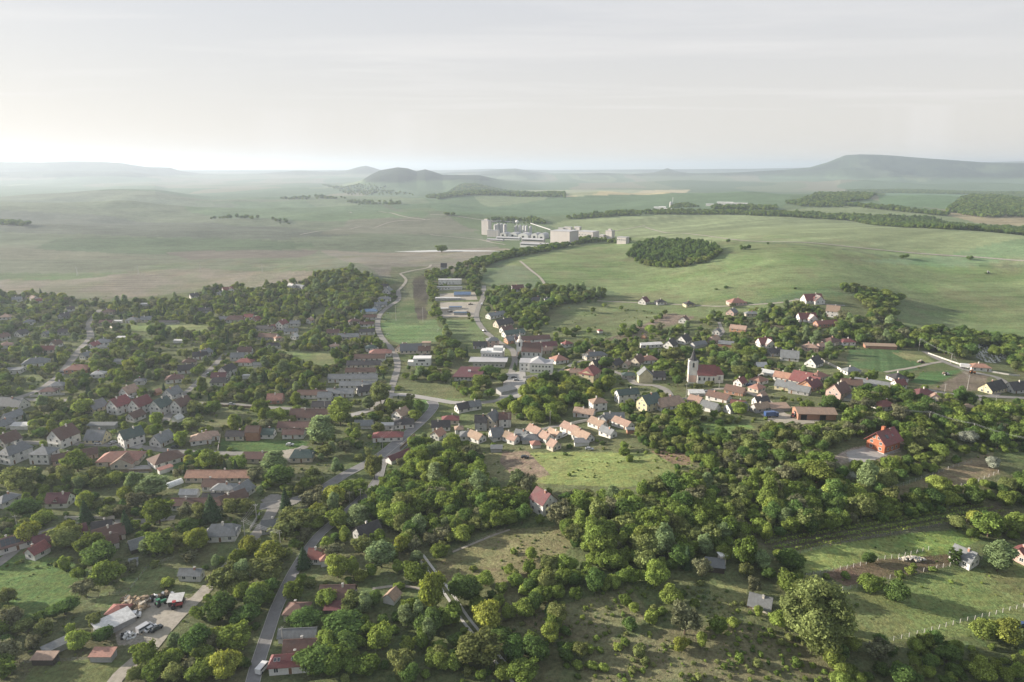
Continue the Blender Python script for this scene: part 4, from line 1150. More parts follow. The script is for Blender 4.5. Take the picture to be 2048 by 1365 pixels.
ribbon('road', [(-80,1175),(-20,1140),(20,1110),(50,1086),(80,1068),(140,1052),(220,1046),(300,1042),(350,1036)], 5, M_lane, .14)
ribbon('path', [(215,1390),(240,1350),(300,1298),(330,1262),(360,1230),(400,1192),(418,1172)], 5.5, M_grav, .13)
ribbon('road', [(448,1142),(470,1118),(495,1090),(512,1070),(535,1040),(548,1015)], 6, M_lane, .15)
ribbon('path', [(262,1212),(330,1235),(300,1262),(330,1260)], 9, M_grav, .11)
ribbon('road', [(1848,703),(1875,718),(1915,735),(1960,748),(1995,756),(2012,772),(1995,785),(1985,792)], 6, M_lane, .14)
ribbon('road', [(1850,778),(1885,786),(1930,792),(1990,794),(2060,797)], 6, M_lane, .15)
ribbon('road', [(1940,790),(1975,806),(2010,818),(2070,838)], 5, M_lane, .16)
ribbon('path', [(1060,868),(1092,857),(1130,850),(1165,842),(1200,835),(1228,828)], 4, M_lane, .14)
ribbon('road', [(1030,757),(1080,755),(1130,738),(1150,726),(1185,722),(1215,738),(1250,752)], 4.5, M_lane, .16)
ribbon('road', [(1255,752),(1272,768),(1310,772),(1330,780),(1340,793),(1345,800)], 6, M_lane, .14)
ribbon('path', [(1190,602),(1270,606),(1340,609),(1400,612),(1450,613),(1550,607),(1600,600),(1650,600)], 3.5, M_grav, .12)
ribbon('path', [(1438,645),(1442,655),(1446,665),(1438,674)], 3.5, M_lane, .12)
ribbon('path', [(1395,786),(1440,778),(1480,780),(1530,800),(1565,828),(1600,842),(1640,845)], 5, M_grav, .12)
ribbon('path', [(1590,598),(1640,608),(1690,612)], 3, M_lane, .12)
ribbon('path', [(1770,745),(1830,735),(1860,728),(1885,724)], 3, M_grav, .12)
for off in (-1.15, 1.15): ribbon('concrete_track', [(840,1112),(862,1142),(885,1172),(905,1200),(930,1238),(960,1275),(1000,1325),(1035,1365)], .95, M_conc, .14, off=off)
ribbon('path', [(905,1105),(985,1072),(1020,1060)], 1.2, M_grav, .1); ribbon('path', [(745,1178),(800,1172),(850,1178),(880,1160)], 1.4, M_grav, .1)
area('paved_square', [(1010,748),(1052,742),(1050,780),(1040,802),(1000,800),(1005,775)], M_pave, .22)
area('yard', [(522,1002),(540,990),(556,990),(600,1004),(580,1014),(540,1018)], M_lane, .19)
area('yard', [(255,1205),(330,1190),(350,1192),(345,1220),(372,1228),(330,1262),(290,1262),(262,1285),(235,1275),(262,1235)], M_grav, .09)
area('yard', [(1692,905),(1740,892),(1762,898),(1790,905),(1730,928),(1700,925)], M_pave, .10)
area('yard', [(1520,828),(1570,828),(1640,842),(1600,850),(1540,846)], M_grav, .10)
area('yard', [(246,885),(290,880),(282,898),(250,896)], M_pave, .18); area('yard', [(545,905),(590,898),(600,915),(580,925)], M_grav, .17)
area('yard', [(880,588),(950,585),(955,600),(880,602)], M_grav, .12); area('yard', [(880,605),(960,604),(950,634),(880,636)], M_grav, .12); area('yard', [(255,934),(300,930),(303,945),(258,946)], M_pave, .1)
area('river', [(790,503),(860,501),(975,501.5),(1000,503.5),(940,504),(860,504.5)], M_water, .25)
ribbon('path', [(640,560),(560,570),(500,575),(600,585)], 2, M_grav, .08, register=False)
# far field tracks
for pts, w in (([(860,430),(960,440),(1100,446)], 4), ([(1290,455),(1450,478),(1640,488),(1900,512),(2060,523)], 6), ([(1130,478),(1290,452)], 5), ([(700,425),(800,432),(850,440)], 5), ([(860,470),(940,478),(1010,490)], 6), ([(1040,523),(1060,540),(1080,556),(1095,578)], 4), ([(600,470),(760,452),(860,440)], 4)):
    ribbon('path', pts, w, M_grav, .3, register=False)
# ------------------------------------------------------------------ tree kinds
def leaf_mat(name, c, tr=.28, rndv=.22, hue=.010):
    m = bpy.data.materials.new(name); m.use_nodes = True; t = m.node_tree; t.nodes.clear(); n = t.nodes
    o_ = n.new('ShaderNodeOutputMaterial'); d = n.new('ShaderNodeBsdfDiffuse'); tl = n.new('ShaderNodeBsdfTranslucent'); mx_ = n.new('ShaderNodeMixShader'); mx_.inputs[0].default_value = tr
    oi = n.new('ShaderNodeObjectInfo'); hs = n.new('ShaderNodeHueSaturation'); hs.inputs['Color'].default_value = (*c, 1)
    g = n.new('ShaderNodeNewGeometry'); r1 = n.new('ShaderNodeMapRange'); r1.inputs[3].default_value = .62; r1.inputs[4].default_value = 1.42
    t.links.new(g.outputs['Random Per Island'], r1.inputs[0])
    r2 = n.new('ShaderNodeMapRange'); r2.inputs[3].default_value = 1 - rndv; r2.inputs[4].default_value = 1 + rndv; t.links.new(oi.outputs['Random'], r2.inputs[0])
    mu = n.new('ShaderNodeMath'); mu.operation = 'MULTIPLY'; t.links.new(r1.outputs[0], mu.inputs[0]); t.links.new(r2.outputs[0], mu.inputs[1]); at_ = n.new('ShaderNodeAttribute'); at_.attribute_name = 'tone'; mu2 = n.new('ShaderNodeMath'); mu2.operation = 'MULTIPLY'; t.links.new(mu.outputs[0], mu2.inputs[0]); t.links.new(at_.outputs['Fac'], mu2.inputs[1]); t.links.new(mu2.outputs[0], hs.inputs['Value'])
    m1 = n.new('ShaderNodeMath'); m1.operation = 'MULTIPLY'; m1.inputs[1].default_value = 9.17; t.links.new(oi.outputs['Random'], m1.inputs[0]); fr = n.new('ShaderNodeMath'); fr.operation = 'FRACT'; t.links.new(m1.outputs[0], fr.inputs[0])
    r3 = n.new('ShaderNodeMapRange'); r3.inputs[3].default_value = .5 - hue; r3.inputs[4].default_value = .5 + hue; t.links.new(fr.outputs[0], r3.inputs[0]); t.links.new(r3.outputs[0], hs.inputs['Hue'])
    t.links.new(hs.outputs[0], d.inputs[0])
    h2 = n.new('ShaderNodeHueSaturation'); h2.inputs['Value'].default_value = 1.5; h2.inputs['Saturation'].default_value = 1.15; h2.inputs['Hue'].default_value = .485; t.links.new(hs.outputs[0], h2.inputs['Color']); t.links.new(h2.outputs[0], tl.inputs[0])
    t.links.new(d.outputs[0], mx_.inputs[1]); t.links.new(tl.outputs[0], mx_.inputs[2]); t.links.new(mx_.outputs[0], o_.inputs[0]); return m
LM = {
 'mid': leaf_mat('leaves_green', (0.135, 0.186, 0.047)), 'fresh': leaf_mat('leaves_fresh_green', (0.187, 0.242, 0.062)), 'dark': leaf_mat('leaves_dark_green', (0.079, 0.126, 0.038)),
 'olive': leaf_mat('leaves_olive', (0.161, 0.188, 0.069)), 'brown': leaf_mat('buds_brownish', (0.145, 0.153, 0.088)), 'silver': leaf_mat('leaves_silver', (.26, .285, .23), .2),
 'conifer': leaf_mat('needles_dark', (0.047, 0.077, 0.038), .1), 'yellow': leaf_mat('leaves_yellow_green', (0.224, 0.259, 0.062)), 'grey': leaf_mat('leaves_grey_green', (0.182, 0.239, 0.112))}
M_bark = new_mat('bark', (.10, .078, .058), .95, .3, 3)
def quads(P, Nn, size, rg, jit=.55):
    n = len(P); nn = Nn + jit * rg.normal(size=(n, 3)); nn /= np.linalg.norm(nn, axis=1)[:, None] + 1e-9
    a = np.cross(nn, rg.normal(size=(n, 3))); a /= np.linalg.norm(a, axis=1)[:, None] + 1e-9; b_ = np.cross(nn, a)
    s = (size * rg.uniform(.6, 1.3, n))[:, None]; s2 = s * rg.uniform(.6, 1.0, (n, 1))
    V = np.stack([P - a * s - b_ * s2 * .5, P + a * s * .3 - b_ * s2, P + a * s + b_ * s2 * .4, P - a * s * .2 + b_ * s2], 1).reshape(-1, 3)
    return V, (np.arange(n * 4).reshape(n, 4))
_ico = None
def ico():
    global _ico
    if _ico is None:
        import bmesh
        bm = bmesh.new(); bmesh.ops.create_icosphere(bm, subdivisions=1, radius=1); v = np.array([q.co[:] for q in bm.verts]); f = np.array([[q.index for q in p.verts] for p in bm.faces]); bm.free(); _ico = (v, f)
    return _ico
def crown_round(seed, nl=24, sm=1.0, hr=1.0, base=.28, nleaf=3400, ls=.031, spread=1.0, dense=1.0, narrow=1.0):
    rg = np.random.default_rng(seed); cz = (base + hr) / 2; rz = (hr - base) / 2
    C_, Rr = [], []
    for i in range(nl):
        for _ in range(40):
            p = rg.uniform(-1, 1, 3); 
            if np.linalg.norm(p) < 1 and np.linalg.norm(p) > .35: break
        r_ = rg.choice([rg.uniform(.07, .12), rg.uniform(.12, .21)]) * sm * (1.15 if p[2] < 0 else 1)
        k = 1 - r_ / .5 * (.75 if sm < 1 else 1)
        C_.append([p[0] * .5 * k * narrow, p[1] * .5 * k * narrow, cz + p[2] * (rz - r_ * .8)]); Rr.append(r_)
    C_ = np.array(C_); Rr = np.array(Rr); C_[0] = (0, 0, cz); Rr[0] = .26 * narrow
    w = Rr ** 2; w /= w.sum(); k = rg.choice(nl, int(nleaf * 1.9), p=w)
    d = rg.normal(size=(len(k), 3)); d /= np.linalg.norm(d, axis=1)[:, None]
    P = C_[k] + d * (Rr[k] * rg.uniform(.86, 1.14, len(k)))[:, None]
    keep = np.ones(len(P), bool)
    for i in range(nl): keep &= (np.linalg.norm(P - C_[i], axis=1) > Rr[i] * .86) | (k == i)
    P, d, k = P[keep][:nleaf], d[keep][:nleaf], k[keep][:nleaf]
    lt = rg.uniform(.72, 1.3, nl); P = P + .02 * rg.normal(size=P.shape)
    out_ = P - np.array([0, 0, cz - .1]); out_ /= np.linalg.norm(out_, axis=1)[:, None]
    V, F_ = quads(P, d * .7 + out_ * .45, ls, rg)
    ext = np.percentile(np.hypot(P[:, 0], P[:, 1]), 94); k2 = .5 / ext; V[:, :2] *= k2
    iv, if_ = ico(); cv, cf = [], []
    for i in range(nl):
        cf.append(if_ + len(cv) * len(iv)); cv.append(iv * Rr[i] * .78 * (1 + .15 * rg.normal(size=(len(iv), 1))) + C_[i])
    cv = [c_ * np.array([k2, k2, 1]) for c_ in cv]
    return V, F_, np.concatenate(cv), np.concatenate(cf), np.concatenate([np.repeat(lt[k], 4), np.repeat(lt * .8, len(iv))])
def crown_conifer(seed, hr=2.0, nleaf=2200):
    rg = np.random.default_rng(seed); z = hr * (1 - np.sqrt(rg.uniform(0, 1, nleaf)) * .93); tier = np.floor(z / hr * 13) / 13 * hr
    fr = (z - tier) / (hr / 13); rmax = .5 * (1 - z / hr) ** .85 + .02; a = rg.uniform(0, 2 * np.pi, nleaf)
    rr_ = rmax * (1 - .35 * fr) * (1 + .12 * np.sin(a * 7 + tier * 20)) * np.sqrt(rg.uniform(.45, 1, nleaf))
    P = np.stack([rr_ * np.cos(a), rr_ * np.sin(a), z], 1); d = np.stack([np.cos(a), np.sin(a), .7 * np.ones(nleaf)], 1)
    V, F_ = quads(P, d, .038, rg, .35); n = 10; cv = [(0, 0, hr * .93)] + [(.36 * math.cos(2 * math.pi * i / n), .36 * math.sin(2 * math.pi * i / n), hr * .1) for i in range(n)]
    return V, F_, np.array(cv), np.array([[0, 1 + i, 1 + (i + 1) % n] for i in range(n)]), np.ones(nleaf * 4 + n + 1)
def trunk(seed, hr, base, rad=.03, limbs=5, shrub=False):
    rg = random.Random(seed); m = MB()
    if shrub:
        for i in range(5):
            a = rg.uniform(0, 6.28); m.bar((0, 0, -.15), (.28 * math.cos(a), .28 * math.sin(a), hr * .55), .014)
        return m
    top = hr * .62; m.cyl((0, 0), rad * 1.3, rad * .8, -.2, base, 7, 0); m.cyl((0, 0), rad * .8, rad * .25, base, top, 6, 0)
    for i in range(limbs):
        a = rg.uniform(0, 6.28); z0 = rg.uniform(base * .8, top * .8); m.bar((0, 0, z0), (.3 * math.cos(a), .3 * math.sin(a), z0 + hr * .2), rad * .35)
    return m
SHAPES = {
 'round_a': lambda: (crown_round(1, 24, 1.0, 1.0, .20), trunk(1, 1.0, .25), 1.0), 'round_b': lambda: (crown_round(2, 30, 1.0, .92, .14), trunk(2, .92, .2), .92),
 'round_c': lambda: (crown_round(3, 20, 1.0, 1.12, .20, narrow=.95), trunk(3, 1.12, .25), 1.12), 'tall': lambda: (crown_round(4, 30, 1.0, 1.75, .16, 2900, .037, narrow=.9), trunk(4, 1.75, .3), 1.75),
 'open': lambda: (crown_round(5, 30, .8, 1.1, .18, 1500, .034), trunk(5, 1.1, .25, .03, 9), 1.1), 'conifer': lambda: (crown_conifer(6), trunk(6, 2.0, .2), 2.0),
 'shrub': lambda: (crown_round(7, 14, 1.0, .75, .02, 1500, .05), trunk(7, .75, .05, shrub=True), .75), 'giant': lambda: (crown_round(8, 130, .62, 1.32, .06, 16000, .017), trunk(8, 1.3, .2), 1.32),
 'cypress': lambda: (crown_round(9, 26, 1.0, 3.4, .1, 1800, .05, narrow=.8), trunk(9, 3.4, .2), 3.4)}
KINDS = [  # kind, shape, leaves, words for labels, name
 ('a', 'round_a', 'mid', 'rounded mid green tree'), ('b', 'round_b', 'fresh', 'broad fresh green tree'), ('c', 'round_c', 'dark', 'dense dark green tree'),
 ('d', 'round_a', 'olive', 'rounded olive green tree'), ('e', 'open', 'brown', 'thin brownish budding tree'), ('f', 'tall', 'grey', 'tall pale grey green tree'),
 ('g', 'conifer', 'conifer', 'dark pointed spruce'), ('h', 'round_b', 'yellow', 'bright yellow green tree'), ('i', 'round_c', 'mid', 'high crowned green tree'),
 ('j', 'shrub', 'mid', 'low green bush'), ('k', 'shrub', 'dark', 'low dark bush'), ('l', 'shrub', 'fresh', 'low light green bush'), ('m', 'round_b', 'silver', 'silvery white leaved tree'),
 ('n', 'open', 'olive', 'loose olive tree'), ('o', 'giant', 'olive', 'huge broad green tree'), ('p', 'cypress', 'dark', 'narrow dark cypress'), ('q', 'tall', 'fresh', 'tall fresh green poplar like tree'), ('r', 'shrub', 'olive', 'low olive bush')]
KI = {k[0]: i for i, k in enumerate(KINDS)}
_shape_cache = {}
PROTO = []    # (crown mesh, trunk mesh, height ratio)
stand = bpy.data.collections.new('tree_kinds')
for k, shp, leaf, words_ in KINDS:
    if shp not in _shape_cache: _shape_cache[shp] = SHAPES[shp]()
    (V, F_, cv, cf, tone), tk, hr = _shape_cache[shp]
    n4, n3 = len(F_), len(cf); allv = np.concatenate([V, cv]); faces = [tuple(x) for x in F_.tolist()] + [tuple(x) for x in (cf + len(V)).tolist()]
    cm = mesh_np('crown', allv, faces, (LM[leaf],)); tm = mesh_np('trunk', tk.v, tk.f, (M_bark,), tk.m)
    for q_ in (cm,):
        a_ = q_.attributes.new('tone', 'FLOAT', 'POINT'); a_.data.foreach_set('value', tone.astype(np.float32))
    PROTO.append((cm, tm, hr))
    nb = len(allv); both = mesh_np('tree_' + k, np.concatenate([allv, np.array(tk.v)]), faces + [tuple(nb + i for i in f) for f in tk.f], (LM[leaf], M_bark), [0] * len(faces) + [1] * len(tk.f))
    a_ = both.attributes.new('tone', 'FLOAT', 'POINT'); a_.data.foreach_set('value', np.concatenate([tone, np.ones(len(tk.v))]).astype(np.float32))
    ob = bpy.data.objects.new('tree_' + k, both); stand.objects.link(ob)
# ------------------------------------------------------------------ where trees stand
TX, TY_, TS, TK_, TM = [], [], [], [], []   # x, y, crown width, kind index, manual?
# hand placed: px py (middle of the crown) width height in photo pixels, kind
MAN = '''
47 1256 33 30 d;88 1258 34 32 d;80 1238 25 26 c;158 1285 42 42 b;207 1272 38 34 c;191 1245 32 34 d;140 1258 22 18 l;215 1153 58 50 b;169 1179 38 42 e;130 1219 46 34 c;106 1228 34 28 c;184 1153 20 24 f;182 1095 52 50 a;200 1118 60 56 c;60 1070 46 44 h;132 1082 52 50 d;316 1093 52 50 a;297 1098 30 38 f;395 1085 46 46 h;382 1115 32 28 e;354 1083 30 32 d;266 1135 26 24 e;13 1307 52 60 e;66 1287 34 34 e;9 1340 56 46 a;290 1313 52 48 a;325 1329 44 44 a;281 1348 40 34 d;352 1318 30 40 b;402 1348 54 44 a;430 1335 40 44 h
156 929 46 46 b;41 964 62 52 d;131 952 32 40 d;306 978 52 46 f;277 1005 42 40 e;320 1030 54 56 a;57 1021 50 42 c;174 1030 38 56 g;254 1050 32 56 g;373 1024 34 32 e;402 1026 34 36 d;139 1067 46 42 h;168 818 42 32 b;117 835 26 22 a;314 843 28 30 b;384 849 36 28 n;361 880 28 28 b;390 818 32 28 d;156 864 24 26 d;80 870 24 26 c;408 921 30 24 b;379 1056 42 34 c;398 1075 34 30 h
558 835 34 30 b;523 818 30 32 a;681 831 46 64 q;646 868 58 66 f;654 905 32 28 d;552 931 46 54 f;564 956 50 46 c;749 941 32 58 d;420 923 42 40 a;478 929 40 30 a;474 940 18 40 g;507 952 26 34 e;425 1021 46 62 g;464 1017 38 34 d;494 1017 34 32 d;572 1003 34 52 g;626 1001 50 46 e;673 985 32 28 f;667 1000 46 46 h;708 980 52 34 a;740 810 24 32 f;583 1036 42 36 d;570 1064 58 50 n;597 1046 46 42 d;636 1023 36 28 h;676 1042 46 42 a;718 1038 54 44 f;500 1097 42 42 h;543 1111 52 46 h;531 1146 60 56 d;477 1118 32 34 b;449 1162 60 60 n;484 1186 32 36 b;444 1223 60 60 c;491 1237 50 44 c;512 1204 44 46 c;472 1279 60 56 a;453 1335 58 60 h;608 1120 36 52 g;664 1106 44 36 e;676 1139 46 52 b;589 1186 40 46 a;655 1202 40 42 b;612 1240 62 34 c;707 1139 20 52 q;763 1115 52 64 f;725 1094 40 38 d;758 1080 34 34 a;690 1075 24 44 q;704 1209 42 46 d;690 1256 84 44 c;655 1288 48 44 b;695 1293 50 48 c;632 1326 78 60 c;671 1326 60 56 a;765 1280 48 62 b;805 1326 60 50 n;735 1335 50 40 a
830 1150 50 46 a;866 1192 56 82 h;931 1181 66 56 c;903 1234 50 48 a;856 1249 62 52 c;976 1237 60 58 h;957 1303 82 70 d;910 1328 34 36 b;1114 1232 36 48 d;1060 1111 24 30 b;1027 1104 14 14 l;1018 1143 22 26 b;1058 1139 28 32 a;1100 1270 38 44 b;1030 1303 50 46 c;1070 1303 50 52 c;999 1272 46 32 c;1046 1345 60 44 a;1006 1347 40 30 b;962 1352 22 22 a;880 1106 34 32 a;833 1117 26 28 f
1373 1120 30 56 g;1404 1139 38 46 e;1491 1113 46 72 a;1523 1125 36 46 f;1580 1127 50 52 c;1312 1155 46 60 b;1289 1127 46 42 d;1345 1132 24 26 c;1256 1155 36 36 a;1369 1244 56 78 e;1341 1195 44 42 b;1434 1256 34 46 a;1401 1284 24 36 b;1362 1291 32 28 h;1625 1248 126 166 o;1507 1176 26 48 e;1575 1171 52 48 a;1556 1242 38 34 b;1516 1225 20 24 b;1249 1202 26 26 a;1738 1118 28 24 c;1741 1171 46 38 a;1792 1190 50 44 c;1994 1120 54 72 f;1663 1322 38 54 b;1755 1303 46 44 e;1830 1296 30 34 b;2010 1268 62 50 h;1966 1265 50 44 b;2034 1052 50 44 b;1975 1057 60 52 a;2031 1345 22 42 q;1903 1116 14 42 p;1912 1118 14 42 p
1633 951 60 46 b;1700 955 26 18 m;1985 929 28 26 m;1937 878 34 26 m;1841 852 46 32 a;1998 865 28 34 g;1917 796 24 40 c;1941 802 26 30 c;1725 800 52 34 a;1797 951 26 26 c;1943 972 24 28 b;1913 1047 28 30 d;1950 1042 34 34 h;1380 829 50 40 b;1477 821 32 28 b;1489 965 26 32 e;1446 989 30 28 e;1039 712 10 20 g;905 692 28 24 c;1030 735 12 18 g;1053 738 10 16 g;980 745 40 20 c;762 794 46 48 d;755 690 24 20 a;1006 760 22 22 c;960 765 40 24 a
883 500 22 16 a;900 560 9 10 a;893 429 12 7 a;906 429 10 7 a;975 441 10 8 a;990 440 12 9 c;1432 579 6 4 k;1590 577 6 4 k;1456 483 8 8 c;1535 488 5 6 c;1803 515 10 9 c;1812 514 10 10 c;1972 547 6 4 k;1770 590 26 18 b;1785 600 22 16 a;1186 622 12 12 a;1243 617 10 9 a;1209 612 9 8 b;1465 612 14 12 e;770 374 6 5 c;570 440 8 6 c;458 432 8 6 c;478 435 6 4 c;560 447 5 4 c;578 448 5 4 c
1480 745 30 24 d;1350 750 26 24 a;1325 735 34 26 a;1345 712 40 26 d;1372 705 30 22 c;1355 764 26 24 c;1395 775 20 16 n;1420 770 18 14 d;1454 715 40 20 c;1500 712 34 22 a;1214 728 30 26 c;1300 662 24 20 b;1320 655 20 16 e;1246 655 14 14 b;1452 575 9 6 k
'''
for seg in MAN.replace('\n', ';').split(';'):
    q = seg.split()
    if len(q) != 5: continue
    px, py, w, h = map(float, q[:4]); x, y, z = G(px, py + h * .32); dep = y * CP - (z - CAM_H) * SP
    W_ = w * dep / FPX; TX.append(x); TY_.append(y); TS.append((W_, max(h * .95 * dep / FPX, W_ * .5))); TK_.append(KI[q[4]]); TM.append(1)
n_man = len(TX)
